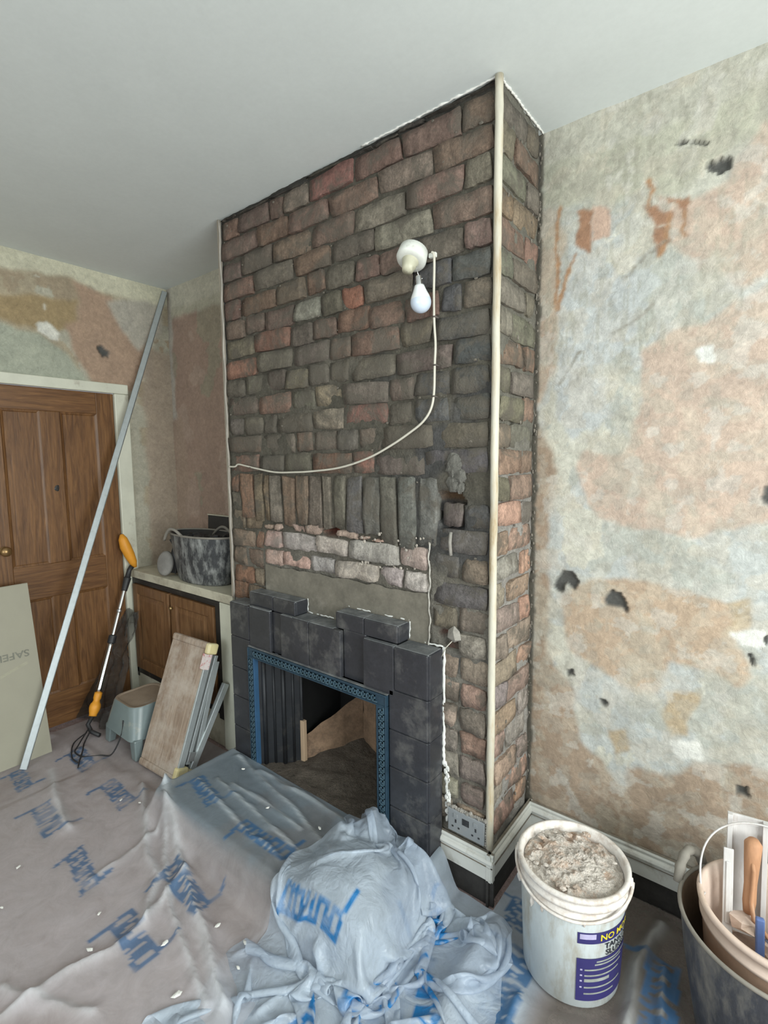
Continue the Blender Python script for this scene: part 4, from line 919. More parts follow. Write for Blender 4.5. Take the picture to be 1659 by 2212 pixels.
# ------------------------------------------------------------ folded work platform leaning on the cupboard
pf = empty('folding_platform', (-.055, -.352, .010)); tagp(pf, 'folded aluminium work platform with dusty wooden tread and yellow end caps, leaning upright', 'work platform')
o_ = Vector((-.358, -.372, .0)); xr = Vector((.303, .020, -.0)).normalized(); upv = Vector((.028, .245, .640)).normalized()
upv = (upv-xr*upv.dot(xr)).normalized(); nrm = xr.cross(upv)       # points away from the camera side
LP, WP = .675, .315
pm = Matrix(((xr.x, nrm.x, upv.x, -.358), (xr.y, nrm.y, upv.y, -.372), (xr.z, nrm.z, upv.z, .016), (0, 0, 0, 1)))
pf.matrix_world = pm
if nrm.y > 0: sgn = 1
else: sgn = -1
Yb = lambda a, c: (min(a*sgn, c*sgn), max(a*sgn, c*sgn))
def pp(name, mat, x0, x1, ya, yb, z0, z1, bev=.002):
    y0, y1 = Yb(ya, yb); return MB().box(x0, x1, y0, y1, z0, z1).build(name, mat, pf, bevel=bev)
for i in range(2): pp('tread_board', 'tread', .004+.150*i, .004+.150*i+.1485, 0, .016, .035, LP-.035, .002)
pp('end_cap', 'tread', 0, .300, -.006, .026, 0, .036, .010); pp('end_cap', 'tread', 0, .300, -.006, .026, LP-.036, LP, .010)
pp('tread_edge', 'alu', .302, .314, 0, .034, .034, LP-.036, .002)
pp('corner_cap', 'yellowcap', .290, .324, -.009, .060, -.002, .075, .010); pp('corner_cap', 'yellowcap', .290, .324, -.009, .052, LP-.055, LP, .010)
pp('sticker', 'sticker', .290, .3235, -.0095, .022, LP-.130, LP-.055, .0)
# folded legs behind the tread: two box tubes on the visible side, a third swung out
def leg(p0, p1, w=.026, d=.020, name='leg', mat='alu'):
    P0_, P1_ = Vector(p0), Vector(p1); dd = (P1_-P0_).normalized(); l_ = (P1_-P0_).length; xx = Vector((1, 0, 0)); yy = dd.cross(xx).normalized(); xx = yy.cross(dd)
    m_ = Matrix(((xx.x, yy.x, dd.x, P0_.x), (xx.y, yy.y, dd.y, P0_.y), (xx.z, yy.z, dd.z, P0_.z), (0, 0, 0, 1)))
    return MB().box(-w/2, w/2, -d/2, d/2, 0, l_, m_).build(name, mat, pf, bevel=.002)
leg((.300, sgn*.052, .085), (.300, sgn*.060, LP-.06)); leg((.300, sgn*.100, .04), (.300, sgn*.075, LP-.09), .022, .028)
leg((.306, sgn*.085, .06), (.300, sgn*.175, LP*.70), .024, .034); leg((.03, sgn*.062, .10), (.03, sgn*.062, LP-.06)); leg((.012, sgn*.10, .04), (.012, sgn*.09, LP-.09), .022, .028)
pp('foot', 'yellowcap', .286, .318, .060, .115, .028, .062, .006); pp('hinge_plate', 'steel', .312, .320, .040, .078, .10, .145, .002)
pp('brace', 'alu', .03, .30, .090, .106, .42, .442); pp('brace', 'blackpl', .03, .30, .050, .07, .07, .095)

# ------------------------------------------------------------ lamp holder, bulb, cable
lp = empty('lamp_holder', (1.150, 0, 2.255)); tagp(lp, 'white angled batten lamp holder fixed to the sooty brick chimney', 'lamp holder')
tilt = Matrix.Translation((0, -.036, .012)) @ Matrix.Rotation(math.radians(152), 4, 'X')
b = MB(); b.lathe([(.001, -.012), (.040, -.012), (.050, -.004), (.052, .030), (.048, .038), (.034, .040), (.001, .036)], 32, tilt); b.build('base', 'lampw', lp)
b = MB(); b.lathe([(.030, .034), (.027, .048), (.022, .064), (.018, .080), (.001, .082)], 24, tilt); b.build('socket', 'lampy', lp)
b = MB(); b.box(.046, .074, -.016, -.002, -.012, .004); b.build('side_terminal', 'lampw', lp, bevel=.003)
bb = empty('light_bulb', (1.204, -.072, 2.085)); tagp(bb, 'frosted white light bulb hanging below the batten lamp holder', 'light bulb')
tb2 = Matrix.Rotation(math.radians(-6), 4, 'Y')
b = MB(); b.lathe([(.0345*math.cos(a), .0345*math.sin(a)) for a in np.linspace(-PI/2+.01, .25, 12)], 28, tb2); b.build('diffuser', 'bulbg', bb)
b = MB(); b.lathe([(.0335, .0085), (.0300, .020), (.0235, .034), (.0185, .047), (.0160, .055), (.001, .056)], 28, tb2); b.build('body', 'bulbw', bb)
b = MB(); b.lathe([(.0115, .055), (.0110, .082), (.009, .086), (.001, .088)], 20, tb2); b.tube([tuple(tb2 @ Vector((-.015, 0, .074))), tuple(tb2 @ Vector((.015, 0, .074)))], .0017, 6); b.tube([tuple(tb2 @ Vector((0, 0, .086))), (-.018, 0, .118)], .002, 6); b.build('cap', 'chrome', bb)
CAB = [(1.216, 2.255), (1.224, 2.247), (1.226, 2.212), (1.224, 2.115), (1.226, 2.024), (1.231, 1.954), (1.228, 1.886), (1.225, 1.793), (1.212, 1.739), (1.179, 1.698), (1.123, 1.663), (1.039, 1.62), (0.926, 1.574), (0.78, 1.538), (0.619, 1.522), (0.503, 1.517), (0.379, 1.516), (0.247, 1.532), (0.16, 1.545), (0.106, 1.552), (0.079, 1.541), (0.03, 1.541)]
def smooth(pts, k=5):
    q = []
    for i in range(len(pts)-1):
        p_ = [Vector(pts[max(0, min(len(pts)-1, i+d))]) for d in (-1, 0, 1, 2)]
        for j in range(k):
            t = j/k; q.append(tuple(.5*((2*p_[1])+(-p_[0]+p_[2])*t+(2*p_[0]-5*p_[1]+4*p_[2]-p_[3])*t*t+(-p_[0]+3*p_[1]-3*p_[2]+p_[3])*t**3)))
    q.append(tuple(pts[-1])); return q
cb_ = MB(); cb_.tube(smooth([(x, -.024, z) for x, z in CAB]), .0042, 8); cbl = cb_.build('wall_cable', 'cable')
tagp(cbl, 'white cable clipped down the chimney breast in a long curve from the lamp holder', 'cable')
for x, z in ((1.226, 2.045), (1.228, 1.886), (1.224, 1.782), (.20, 1.536), (.85, 1.558)):
    b = MB(); b.tube([(x-.008, -.014, z), (x-.003, -.028, z), (x+.005, -.028, z), (x+.010, -.012, z-.003)], .0028, 6); b.build('cable_clip', 'clip', cbl)

# ------------------------------------------------------------ double socket
sk = empty('double_socket', (1.359, -.002, .263)); tagp(sk, 'grey double wall socket low on the chimney breast above the skirting', 'wall socket')
MB().box(-.073, .073, -.020, -.008, -.043, .043).build('plate', 'socket', sk, bevel=.003)
MB().box(-.070, .070, -.009, .002, -.040, .040).build('back_box', 'lampw', sk)
for cx in (-.040, .040):
    for x0, x1, z0, z1 in ((-.003, .003, .002, .014), (-.016, -.009, -.018, -.012), (.009, .016, -.018, -.012)):
        MB().box(cx+x0, cx+x1, -.0212, -.019, z0-.006, z1-.006).build('pin_slot', 'blackpl', sk)
    MB().box(cx-.008, cx+.008, -.0235, -.019, .016, .030).build('switch', 'socket', sk, bevel=.001)
MB().box(-.014, .014, -.0215, -.019, .000, .024).build('centre_port', 'blackpl', sk, bevel=.001)
b = MB(); rr = random.Random(12)
for i in range(24): lump(b, (-.075+.15*i/23, -.014, .046+rr.uniform(0, .006)), rr.uniform(.005, .009), i, 5, 4)
for i in range(10): lump(b, (.078, -.012, -.04+.085*i/9), rr.uniform(.003, .006), i, 5, 4)
b.build('plaster_crust', 'rubble', sk, kind='stuff')

# ------------------------------------------------------------ white bucket full of plaster
bk = empty('plaster_bucket', (1.742, -.048, .008)); tagp(bk, 'white plastic bucket with navy label, heaped with plaster rubble', 'bucket')
hB = .352; r0, r1 = .141, .153
def rad(z): return r0+(r1-r0)*z/hB
b = MB(); b.lathe([(.001, .002), (r0-.010, .0), (r0-.002, .006), (rad(.29), .29), (rad(.30), .30)], 56); b.build('body', 'bucketw', bk)
b = MB(); b.lathe([(rad(.28), .282), (rad(.28)+.008, .284), (rad(.30)+.008, .300), (rad(.30)+.003, .304), (rad(.31)+.003, .315), (rad(.31)+.010, .317), (rad(.32)+.010, .326), (rad(.32)+.004, .329), (r1+.004, hB-.012), (r1+.009, hB-.009), (r1+.009, hB), (r1+.001, hB+.004), (r1-.006, hB), (r1-.010, hB-.03), (r1-.014, .25)], 64)
b.build('rim', 'bucketrim', bk)
n_ = 60; a_, r_ = np.meshgrid(np.linspace(0, 2*PI, n_+1), np.linspace(.0005, .142, 26))
xx, yy = r_*np.cos(a_), r_*np.sin(a_)
zz = .328+.020*(1-(r_/.142)**2)+(fbm(xx*45+9, yy*45+9, 5, 3)-.5)*.030+(fbm(xx*140+9, yy*140+9, 3, 4)-.5)*.010
b = MB(); b.grid(xx, yy, zz, smooth=False)
rr = random.Random(6)
for i in range(70):
    q, aa = rr.uniform(0, .128), rr.uniform(0, 2*PI); lump(b, (q*math.cos(aa), q*math.sin(aa), .345+rr.uniform(-.01, .004)), rr.uniform(.004, .013), i, 6, 4, (1.3, 1, .6))
b.build('rubble', 'debris', bk, kind='stuff')
def bail(r, a0, a1, tilt_, zc, th_, n=40):
    pts = []
    for i in range(n+1):
        a = a0+(a1-a0)*i/n; x, y = r*math.cos(a), r*math.sin(a); pts.append((x, y, zc-tilt_*math.sin((a-a0)/(a1-a0)*PI)))
    return pts
b = MB(); b.tube(bail(r1+.013, math.radians(-165), math.radians(10), .045, hB-.015, 0), .0042, 8); b.build('handle', 'bucketrim', bk)
for a in (-165, 10):
    a = math.radians(a); b = MB(); b.lathe([(.001, .012), (.014, .010), (.016, 0)], 14, Matrix.Translation(((r1+.002)*math.cos(a), (r1+.002)*math.sin(a), hB-.018)) @ Matrix.Rotation(a, 4, 'Z') @ Matrix.Rotation(PI/2, 4, 'Y')); b.build('handle_lug', 'bucketrim', bk)
b = MB()
for aa, w_, zt, dz_ in ((-118, .010, .30, .05), (-104, .007, .29, .03), (-150, .014, .30, .045), (-60, .005, .285, .015)):
    aa = math.radians(aa); lump(b, ((rad(.27)+.003)*math.cos(aa), (rad(.27)+.003)*math.sin(aa), zt-dz_/2), w_, int(w_*1000), 7, 6, (.7, .7, dz_/w_/2))
b.build('plaster_drip', 'bucketrim', bk, kind='stuff')
A0 = math.radians(-66)
def cyl(a, z, off=.0008): rr_ = rad(z)+off; return (rr_*math.cos(a), rr_*math.sin(a), z)
def cpatch(name, mat, x0, x1, z0, z1, off=.0008, parent=bk):
    n_ = max(2, int((x1-x0)/.008)); b = MB(); R = .147
    vs = [cyl(A0+(x0+(x1-x0)*i/n_)/R, z, off) for z in (z0, z1) for i in range(n_+1)]
    b.add(vs, [(i, i+1, n_+2+i, n_+1+i) for i in range(n_)], True); return b.build(name, mat, parent)
lb = cpatch('label', 'navy', 0, .20, .215, .250); lb['label'] = 'navy printed label'
cpatch('logo_plate', 'lilac', .006, .050, .230, .246, .0014, lb)
def ctext(s_, size, x, z, mat, off=.0016, sx=1.0):
    vs, fs = text_mesh(s_, size, lambda a, c: cyl(A0+(x+a*sx)/.147, z+c, off)); b = MB(); b.add(vs, fs); return b.build('lettering', mat, lb)
ctext('NO MORE', .027, .062, .2235, 'yellow', sx=1.1); ctext('TANKING', .023, .078, .195, 'print_black', sx=1.15); ctext('SLURRY', .023, .082, .174, 'print_black', sx=1.15)
lb2 = cpatch('label_panel', 'navy', 0, .20, .032, .168)
for i, (x0, x1, z0) in enumerate(((.055, .17, .155), (.050, .15, .146), (.022, .15, .130), (.022, .14, .112), (.022, .10, .094), (.022, .15, .074), (.022, .12, .054))):
    cpatch('print_line', 'labelgrey', x0, x1, z0, z0+(.005 if i != 4 else .010), .0014, lb2)
for z0 in (.131, .113, .095, .075): cpatch('print_line', 'lilac', .010, .016, z0, z0+.005, .0014, lb2)

# ------------------------------------------------------------ big black tub with peach bucket inside
bt = empty('black_tub', (2.236, .046, .006)); tagp(bt, 'large dirty black rubber tub with rope-like handle by the right wall', 'bucket')
hT = .340; R1 = .221; n_ = 72
b = MB(); b.lathe([(.001, .001), (.165, 0), (.172, .008), (.205, hT*.6), (R1-.003, hT-.03), (R1, hT)], n_); b.build('body', 'tubgrey', bt)
b = MB(); b.lathe([(R1, hT), (R1-.006, hT-.004), (.198, hT*.6), (.166, .02), (.001, .016)], n_); b.build('inside', 'tubin', bt)
b = MB(); b.tube([(R1*math.cos(2*PI*i/n_), R1*math.sin(2*PI*i/n_), hT) for i in range(n_+1)], .0055, 8, False); b.build('rim', 'tubrim', bt)
def hd(a):
    a = math.radians(a); c = Vector((math.cos(a), math.sin(a), 0)); t_ = Vector((-math.sin(a), math.cos(a), 0)); pts = []
    for i in range(15):
        s_ = i/14; pts.append(tuple(c*(R1+.002+.010*math.sin(PI*s_))+t_*(.065*(s_*2-1))+Vector((0, 0, hT-.005+.062*math.sin(PI*s_)**.7))))
    return pts
b = MB(); b.tube(hd(158), [.013+.002*math.sin(i*2.2) for i in range(15)], 10); b.build('handle', 'tubrim', bt)
b = MB(); b.tube(hd(-20), .013, 10); b.build('handle', 'tubrim', bt)

ib = empty('peach_bucket', (2.241, .052, .022)); tagp(ib, 'dusty peach bucket nested inside the large black tub, holding tools', 'bucket')
hI = .372; RI = .186
b = MB(); b.lathe([(.001, .001), (.140, 0), (.145, .008), (.170, .27), (.172, hI-.055)], 64); b.build('body', 'terra', ib)
b = MB(); b.lathe([(.172, hI-.058), (.180, hI-.055), (.181, hI-.045), (.176, hI-.041), (.178, hI-.020), (RI, hI-.016), (RI+.002, hI-.004), (RI-.004, hI), (RI-.012, hI-.002), (.166, hI-.04), (.140, .02), (.001, .016)], 64); b.build('rim', 'terrarim', ib)
b = MB(); pts = []
for i in range(41):
    t_ = i/40; a = math.radians(195-185*t_); pts.append(((RI-.004)*math.cos(a)*1.0, (RI-.01)*math.sin(a)*.45+.0, hI-.012+.185*math.sin(PI*t_)**.85))
b.tube(pts, .0026, 6); b.tube([pts[0], (pts[0][0]+.004, pts[0][1]-.006, hI-.035), (pts[0][0]+.010, pts[0][1], hI-.02)], .003, 6); b.build('wire_handle', 'dusty_white', ib)
u, v = np.meshgrid(np.linspace(0, 2*PI, 50), np.linspace(.001, .150, 14))
MB().grid(v*np.cos(u), v*np.sin(u), .17+(fbm(v*np.cos(u)*30+5, v*np.sin(u)*30+5, 4, 2)-.5)*.03).build('dust_bed', M('brown_dust_bed', (.30, .22, .18), .3, 20, .95, .5), ib, kind='stuff')

# tools standing in the peach bucket
def frame(p, d, f):
    d = Vector(d).normalized(); f = Vector(f); f = (f-d*f.dot(d)).normalized(); x = f.cross(d) * -1
    return Matrix(((x.x, f.x, d.x, p[0]), (x.y, f.y, d.y, p[1]), (x.z, f.z, d.z, p[2]), (0, 0, 0, 1)))
f1 = frame((2.165, .135, .22), (-.03, .04, 1), (.1, -1, 0))
tr = empty('metal_track'); tr.matrix_world = f1; tagp(tr, 'dusty white metal channel standing upright in the peach bucket', 'metal channel')
MB().box(-.046, .046, -.002, 0, 0, .345).build('web', 'dusty_white', tr); MB().box(-.046, -.034, 0, .016, 0, .345).build('flange', 'dusty_white', tr, bevel=.001); MB().box(.034, .046, 0, .016, 0, .345).build('flange', 'dusty_white', tr, bevel=.001); MB().box(-.034, .034, 0, .003, .325, .345).build('lip', 'dusty_white', tr)
f2 = frame((2.172, .100, .30), (.0, .05, 1), (.1, -1, 0))
tw = empty('pointing_trowel'); tw.matrix_world = f2; tagp(tw, 'trowel with brown wooden handle up, in front of the white channel in the peach bucket', 'trowel')
b = MB(); b.tube([(0, 0, .02), (0, 0, .05), (0, 0, .10), (0, 0, .17), (0, 0, .215), (0, 0, .228)], [.013, .016, .015, .019, .021, .012], 14); b.build('handle', 'trowelwood', tw)
b = MB(); b.tube([(.0, .014, .17), (.004, .020, .15), (.003, .020, .06), (.010, .024, .02), (.045, .035, -.01), (.062, .04, -.02)], .0055, 8); b.build('tang', 'trowelwood', tw)
b = MB(); b.add([(.03, .035, -.012), (.095, .06, .0), (.16, .07, -.02), (.085, .055, -.05), (.03, .033, -.014), (.095, .058, -.002), (.16, .068, -.022), (.085, .053, -.052)], [(0, 1, 2, 3), (7, 6, 5, 4), (0, 4, 5, 1), (1, 5, 6, 2), (2, 6, 7, 3), (3, 7, 4, 0)]); b.build('blade', 'steel', tw)
f3 = frame((2.128, .075, .25), (-.04, .10, 1), (.2, -1, 0))
s3 = empty('flat_scraper'); s3.matrix_world = f3; tagp(s3, 'narrow white strip leaning at the left inside the peach bucket', 'scraper')
MB().box(-.012, .012, -.003, .003, 0, .235).build('blade', 'dusty_white', s3, bevel=.002); MB().box(-.006, .006, .003, .007, .03, .20).build('rib', 'dusty_white', s3, bevel=.002)
f4 = frame((2.205, .048, .20), (-.05, .02, 1), (.2, -1, 0))
s4 = empty('blue_handled_brush'); s4.matrix_world = f4; tagp(s4, 'small tool with a blue plastic handle in the peach bucket', 'brush')
MB().box(-.010, .010, -.007, .007, .03, .155).build('handle', 'bluepl', s4, bevel=.004); MB().box(-.024, .024, -.008, .008, -.01, .03).build('head', 'dusty_white', s4, bevel=.003)
for i, (x, y, r_, lab) in enumerate(((2.165, .075, .034, 'broken peach-white plaster chunk by the narrow strip in the bucket'), (2.25, .10, .040, 'broken peach-white plaster chunk at the middle of the bucket'))):
    b = MB(); lump(b, (0, 0, 0), r_, i+5, 7, 4, (1.3, .9, .6)); o = b.build('plaster_chunk', 'terrarim', loc=(x, y, .30 if i == 0 else .235)); tagp(o, lab, 'rubble')

# ------------------------------------------------------------ polythene dust sheet
HX0, HX1, HY0 = SX0, 1.262, -.49
def hearth_h(x, y):
    dx = np.maximum(np.maximum(HX0-x, x-HX1), 0); dy = np.maximum(HY0-y, 0); d = np.hypot(dx, dy)
    return .132*(1-sst(.0, .085, d))
def fold(x, y, pl, w, h):
    wx_, wy_ = x+(fbm(x*9, y*9, 3, 6)-.5)*.04, y+(fbm(x*9, y*9, 3, 7)-.5)*.04
    d = segd(wx_, wy_, pl)/w; return h*np.exp(-np.abs(d)**1.25*1.3)
def tri(t): return np.abs((t % 1)-.5)*2
def crumple(x, y, f, seed, k=6):
    s_ = 0; R_ = np.random.RandomState(seed)
    for i in range(k):
        a = R_.rand()*PI; ff = f*(.6+R_.rand()*1.2); ww = (fbm(x*f*.5, y*f*.5, 2, seed+i)-.5)*1.3
        g = sst(.42, .62, fbm(x*f*.45+i*7, y*f*.45, 2, seed+20+i)); s_ = s_+tri(ff*(x*np.cos(a)+y*np.sin(a))+ww)*g/(.6+ff/f)
    return s_/k
FL = [([(-0.036, -0.418), (0.381, -0.573), (0.719, -0.691), (1.019, -0.803)], .030, .045), ([(-0.02, -0.40), (0.359, -0.615), (0.597, -0.72), (0.976, -0.83)], .016, .022),
      ([(0.541, -1.30), (0.545, -1.023), (0.585, -0.918), (0.566, -0.788), (0.506, -0.617)], .020, .022), ([(-0.682, -0.664), (-0.337, -0.751), (-0.133, -0.778)], .028, .020),
      ([(-0.157, -0.446), (0.286, -0.647), (0.43, -0.675), (0.571, -0.806)], .022, .025), ([(0.201, -0.554), (0.208, -0.646), (0.23, -0.831)], .018, .012), ([(0.442, -1.172), (0.728, -1.03)], .02, .015)]
FG = [([(0.182, -0.142), (0.697, -0.233), (1.039, -0.323)], .012, .011), ([(0.257, -0.308), (0.599, -0.342), (0.961, -0.383)], .010, .009), ([(0.191, -0.359), (0.583, -0.42), (0.925, -0.437)], .012, .010),
      ([(0.351, -0.15), (0.716, -0.147), (1.004, -0.156)], .014, .012), ([(0.335, -0.289), (0.637, -0.279), (0.789, -0.292)], .010, .008)]
FK = [([(1.66, -.25), (1.68, -.45)], .02, .02), ([(1.95, .25), (1.90, .05), (1.93, -.15)], .03, .03), ([(1.98, .1), (2.0, -.1)], .015, .02)]
us = np.arange(XL+.06, 2.46, .009); vs_ = np.arange(-1.62, .332, .009); u, v = np.meshgrid(us, vs_)
hh = hearth_h(u, v)
zone = sst(.85, 1.2, u)*sst(-1.0, -.7, v)
Z = .0115+hh+(fbm(u*5, v*5, 3, 33)-.5)*.008*(1-zone)+crumple(u, v, 3.0, 5)*.014*(1-zone)+zone*(crumple(u, v, 5, 8)*.016+crumple(u, v, 13, 9)*.012)
inh = sst(.02, .0, np.abs(hh-.132))
for pl, w_, h_ in FL: Z = Z+fold(u, v, pl, w_, h_)*(1-inh)
for pl, w_, h_ in FG: Z = Z+fold(u, v, pl, w_, h_)
for pl, w_, h_ in FK: Z = Z+fold(u, v, pl, w_, h_)
# flat under the things that stand on it
for cx, cy, rr_ in ((1.742, -.048, .15), (2.236, .046, .18)):
    k = sst(rr_+.05, rr_-.005, np.hypot(u-cx, v-cy)); Z = Z*(1-k)+.004*k
for x0, x1, y0, y1 in ((-1.0, -.55, -1.35, -.55), (-.80, -.38, -.43, -.06), (-.42, .0, -.40, -.02), (-1.1, -.80, -.5, -.2), (-.88, -.74, -.80, -.70)):
    d = np.hypot(np.maximum(np.maximum(x0-u, u-x1), 0), np.maximum(np.maximum(y0-v, v-y1), 0)); k = sst(.05, 0, d); Z = Z*(1-k)+.0035*k
MIL = np.array((.50, .57, .66))
def shade(u, v, z, hz):
    C = np.zeros(u.shape+(4,)); C[..., :3] = np.array((.72, .68, .71)); C[..., 3] = .60
    f = sst(.08, .13, hz); C[..., :3] = C[..., :3]*(1-f[..., None])+np.array((.32, .38, .44))*f[..., None]; C[..., 3] = C[..., 3]*(1-f)+.70*f
    dst = sst(.50, .62, fbm(u*3, v*3, 5, 71))*(u < .9); C[..., :3] = C[..., :3]*(1-.35*dst[..., None])+np.array((.36, .30, .27))*(.35*dst[..., None])
    return C
C = shade(u, v, Z, hh)
f = zone*(1-sst(1.68, 1.75, u))*(1-inh*.6); C[..., :3] = C[..., :3]*(1-f[..., None])+MIL*f[..., None]; C[..., 3] = C[..., 3]*(1-f)+.76*f
f = sst(1.66, 1.76, u); C[..., :3] = C[..., :3]*(1-f[..., None])+np.array((.20, .19, .17))*f[..., None]; C[..., 3] = C[..., 3]*(1-f)+.6*f
for pl, w_, h_ in FL+FG+FK:
    d = segd(u, v, pl); k = np.exp(-(d/(w_*.6))**2)*.45; C[..., :3] = C[..., :3]*(1-k[..., None])+np.array((.72, .76, .80))*k[..., None]; C[..., 3] = np.minimum(1, C[..., 3]+k*.5)
INK = np.array((.055, .17, .36))
# the printed word: bold low letters p o u n d in letter units (advance 0..1, height -.6..1.6)
def letters(s_, t_):
    m = np.zeros(s_.shape, bool); bar = lambda a, c, lo, hi: (s_ > a) & (s_ < c) & (t_ > lo) & (t_ < hi)
    def ring(a, c): return bar(a, c, 0, 1) & ~bar(a+.065, c-.065, .22, .78)
    m |= bar(0, .07, -.75, 1) | ring(0, .19); m |= ring(.205, .395)
    m |= (bar(.41, .475, 0, 1) | bar(.53, .595, 0, 1) | bar(.41, .595, 0, .25))
    m |= (bar(.61, .675, 0, 1) | bar(.73, .795, 0, 1) | bar(.61, .795, .75, 1)); m |= ring(.81, 1.0) | bar(.935, 1.0, 0, 1.85)
    return m
def stamp(C, u, v, org, adv, up, amt=.85, col=INK):
    adv = np.array(adv); up = np.array(up); wu_, wv_ = u+(fbm(u*20, v*20, 3, 15)-.5)*.012, v+(fbm(u*20, v*20, 3, 16)-.5)*.012
    det = adv[0]*up[1]-adv[1]*up[0]; dx, dy = wu_-org[0], wv_-org[1]
    s_ = (dx*up[1]-dy*up[0])/det; t_ = (adv[0]*dy-adv[1]*dx)/det
    m = letters(s_, t_)*(amt*(.6+.4*sst(.3, .5, fbm(u*16, v*16, 4, 19))))
    C[..., :3] = C[..., :3]*(1-m[..., None])+col*m[..., None]; C[..., 3] = C[..., 3]*(1-m)+.92*m
    return C
LOGO0 = [[(-0.753, -0.626), (-0.794, -0.479), (-0.52, -0.583)], [(-0.321, -0.639), (-0.35, -0.499), (-0.07, -0.594)], [(-0.403, -0.904), (-0.399, -0.762), (-0.153, -0.868)], [(0.047, -0.902), (0.012, -0.78), (0.286, -0.889)], [(0.484, -0.947), (0.472, -0.798), (0.715, -0.903)], [(0.446, -0.740), (0.409, -0.593), (0.703, -0.699)], [(-.80, -.86), (-.82, -.739), (-.60, -.835)], [(0.154, -0.448), (0.175, -0.327), (0.381, -0.44)], [(0.581, -0.50), (0.571, -0.382), (0.858, -0.444)]]
for d_, t_, e_ in LOGO0:
    d_, t_, e_ = map(np.array, (d_, t_, e_)); up = (t_-d_)/1.75; org = d_+up*.75; adv = e_-org; C = stamp(C, u, v, org, adv, up)
for org, adv, up in (((1.56, -.10), (.02, -.26), (.10, .01)), ((1.50, .06), (.02, -.12), (.08, .02)), ((1.93, .12), (.02, -.26), (.09, .01)), ((1.60, -.24), (.02, -.22), (.06, .02)), ((1.34, -.30), (.02, -.30), (.085, .0))):
    C = stamp(C, u, v, org, adv, up, .9)
keep = np.hypot(.5*(u[:-1, :-1]+u[1:, 1:])-1.742, .5*(v[:-1, :-1]+v[1:, 1:])+.048) > 0
cu = .5*(u[:-1, :-1]+u[1:, 1:]); cv = .5*(v[:-1, :-1]+v[1:, 1:])
keep = ~((cv > -.115) & (cu > SX0-.01) & (cu < 1.262)) & ~((cv > -.035) & (cu > 1.0) & (cu < CW+.04)) & ~((cv > -.02) & (cu < .105))
sh = MB().grid(u, v, Z, mask=keep).build('dust_sheet', 'sheet', col=C.reshape(-1, 4))
tagp(sh, 'translucent polythene dust sheet with blue print covering floor and hearth', 'dust sheet')

# crumpled heap of the same polythene: a small cloth relaxation in numpy (excess sheet gathered over a bulge)
def collider_shape(x, y):
    g = lambda cx, cy, sx_, sy_, h_, p_=2: h_*np.exp(-(np.abs((x-cx)/sx_)**p_+np.abs((y-cy)/sy_)**p_))
    c = lambda cx, cy, r_, h_: h_*np.clip(1-np.hypot(x-cx, y-cy)/r_, 0, 1)
    return .014+hearth_h(x, y)*1.0+g(1.11, -.37, .15, .16, .085, 3)+c(1.045, -.15, .09, .10)+c(.965, -.25, .07, .06)+g(1.24, -.13, .10, .05, .04)+g(1.52, -.24, .05, .20, .06)
_cx, _cy = np.meshgrid(np.arange(.6, 1.9, .004), np.arange(-1.3, .3, .004))
_ch = collider_shape(_cx, _cy)+crumple(_cx, _cy, 7, 131)*.05*sst(.05, .14, collider_shape(_cx, _cy))+crumple(_cx, _cy, 11, 133)*.018
def collider(x, y):
    fx = np.clip((x-.6)/.004, 0, _ch.shape[1]-2.001); fy = np.clip((y+1.3)/.004, 0, _ch.shape[0]-2.001)
    i, j = fx.astype(int), fy.astype(int); fx -= i; fy -= j
    return (_ch[j, i]*(1-fx)+_ch[j, i+1]*fx)*(1-fy)+(_ch[j+1, i]*(1-fx)+_ch[j+1, i+1]*fx)*fy
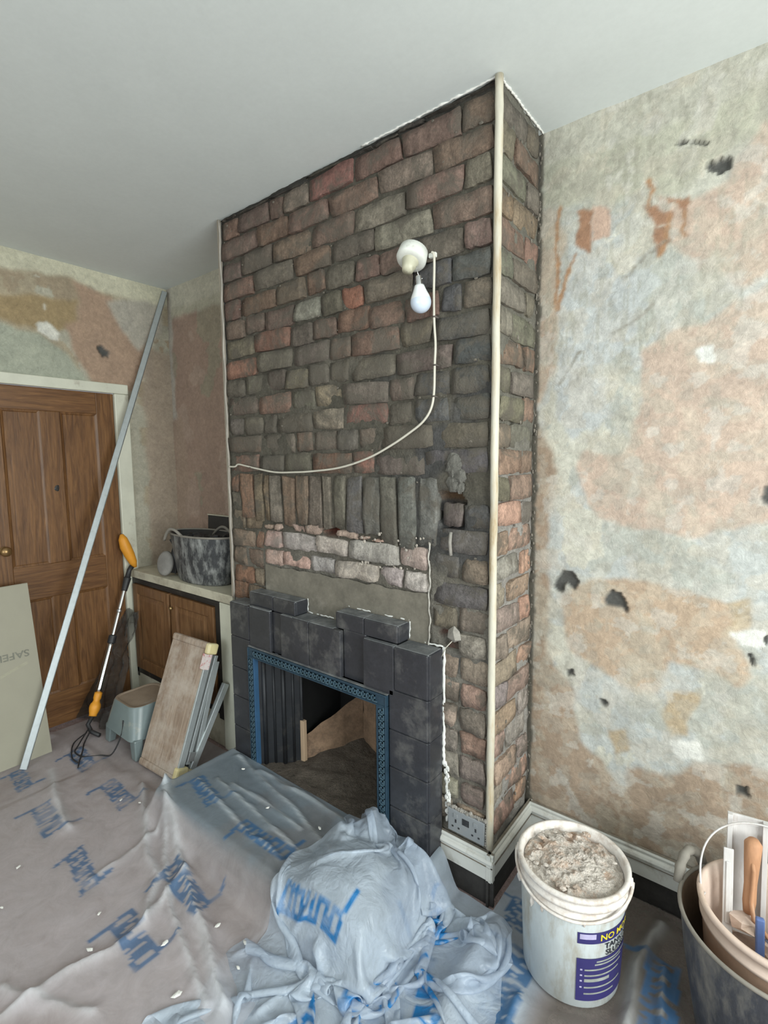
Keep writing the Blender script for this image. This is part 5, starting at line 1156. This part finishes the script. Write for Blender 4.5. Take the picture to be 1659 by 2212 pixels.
def relax(nx, ny, LX, LY, foot, steps=170, iters=5, seed=3, amp=.09):
    a, b_ = np.meshgrid(np.linspace(0, 1, nx), np.linspace(0, 1, ny)); (x00, y00), (x10, y10), (x11, y11), (x01, y01) = foot
    X_ = (x00*(1-a)+x10*a)*(1-b_)+(x01*(1-a)+x11*a)*b_; Y_ = (y00*(1-a)+y10*a)*(1-b_)+(y01*(1-a)+y11*a)*b_
    X_ = X_+(fbm(a*9, b_*9, 3, seed)-.5)*.05; Y_ = Y_+(fbm(a*9, b_*9, 3, seed+4)-.5)*.05
    Z_ = collider(X_, Y_)+.01+(fbm(a*10, b_*11, 5, seed+8))*amp
    P = np.stack([X_, Y_, Z_], -1); V = np.zeros_like(P); hx, hy = LX/(nx-1), LY/(ny-1); hd = math.hypot(hx, hy)
    def con(A, B, L, k, only=0):
        d = B-A; l = np.sqrt((d*d).sum(-1, keepdims=True))+1e-9; e = (l-L)/l*.5*k
        if only: e = np.minimum(e, 0)
        A += d*e; B -= d*e
    for it in range(steps):
        Q = P.copy(); V[..., 2] -= .0011; P += V
        for _ in range(iters):
            for p in (0, 1):
                n_ = (nx-p)//2; con(P[:, p:p+2*n_:2], P[:, p+1:p+2*n_:2], hx, 1)
                n_ = (ny-p)//2; con(P[p:p+2*n_:2], P[p+1:p+2*n_:2], hy, 1)
            for p in (0, 1):
                n_ = (ny-p)//2; con(P[p:p+2*n_:2, :-1], P[p+1:p+2*n_:2, 1:], hd, .6); con(P[p:p+2*n_:2, 1:], P[p+1:p+2*n_:2, :-1], hd, .6)
            for p in (0, 1, 2, 3):
                con(P[:, p:-4:4][:, :(nx-p-1)//4], P[:, p+4::4][:, :(nx-p-1)//4], hx*4, .18, 1); con(P[p:-4:4][:(ny-p-1)//4], P[p+4::4][:(ny-p-1)//4], hy*4, .18, 1)
            h_ = collider(P[..., 0], P[..., 1])+.003; c_ = P[..., 2] < h_
            P[..., 2] = np.where(c_, h_, P[..., 2]); P[..., 1] = np.minimum(P[..., 1], np.where(P[..., 0] < 1.48, -.125 if 0 else -.118, .30))
            P[..., 0] = np.where((P[..., 1] > -.20) & (np.hypot(P[..., 0]-1.742, P[..., 1]+.048) < .175), np.minimum(P[..., 0], 1.742-np.sqrt(np.maximum(.175**2-(P[..., 1]+.048)**2, 0))), P[..., 0])
        V = (P-Q)*.90; V[c_] *= .25
        m_ = np.sqrt((V*V).sum(-1, keepdims=True)); V *= np.minimum(1, .012/np.maximum(m_, 1e-9))
    return P, a, b_
P, a, b_ = relax(160, 160, 1.26, 1.50, [(.98, -1.10), (1.66, -1.00), (1.60, -.06), (.96, -.13)], steps=190)
pu, pv = a*1.26, b_*1.50
C = np.zeros(pu.shape+(4,)); C[..., :3] = MIL*1.15; C[..., 3] = .66
k = sst(.45, .60, fbm(pu*5, pv*5, 4, 44)); C[..., :3] = C[..., :3]*(1-.4*k[..., None])+np.array((.42, .50, .64))*(.4*k[..., None]); C[..., 3] -= .14*k
for org, adv, up in (((.62, 1.30), (.26, .0), (0, -.085)), ((.60, .95), (.03, -.26), (.085, .0)), ((.92, 1.10), (.02, -.27), (.085, .0)), ((.92, .60), (.02, -.27), (.085, .0)), ((.42, .50), (.24, -.02), (.0, .085)), ((.10, .95), (.26, 0), (0, .085))):
    C = stamp(C, pu, pv, org, adv, up, 1.0, np.array((.02, .20, .50)))
hp = MB().grid(P[..., 0], P[..., 1], P[..., 2]).build('crumpled_polythene', 'sheet_heap', col=C.reshape(-1, 4))
sb = hp.modifiers.new('subsurf', 'SUBSURF'); sb.levels = 1; sb.render_levels = 1
tagp(hp, 'crumpled milky polythene heap bunched at the right end of the hearth', 'plastic sheet')

# plaster chips lying on the sheet
rr = random.Random(31)
spots = [(0.123, -1.083), (-0.043, -0.987), (-0.02, -0.53), (-0.129, -0.563), (0.416, -0.883), (0.532, -0.959), (0.784, -0.662), (0.904, -0.64), (0.956, -0.704), (0.88, -0.86), (0.60, -.30), (.85, -.25), (.30, -.2), (.7, -.8)]
def zat(x, y):
    X_, Y_ = np.array([[x]]), np.array([[y]]); z = .0115+hearth_h(X_, Y_)+(fbm(X_*5, Y_*5, 3, 33)-.5)*.008
    for pl, w_, h_ in FL+FG: z = z+fold(X_, Y_, pl, w_, h_)
    return float(z[0, 0])+.012
for i, (x, y) in enumerate(spots):
    b = MB(); lump(b, (0, 0, 0), rr.uniform(.005, .011), i, 6, 4, (1.5, .8, .5)); o = b.build('plaster_chip', 'chip', loc=(x, y, zat(x, y)), rot=(0, 0, rr.uniform(0, 3)))
    tagp(o, 'tiny white plaster chip lying on the polythene sheet', 'plaster chip', 'plaster chips scattered over the sheet')
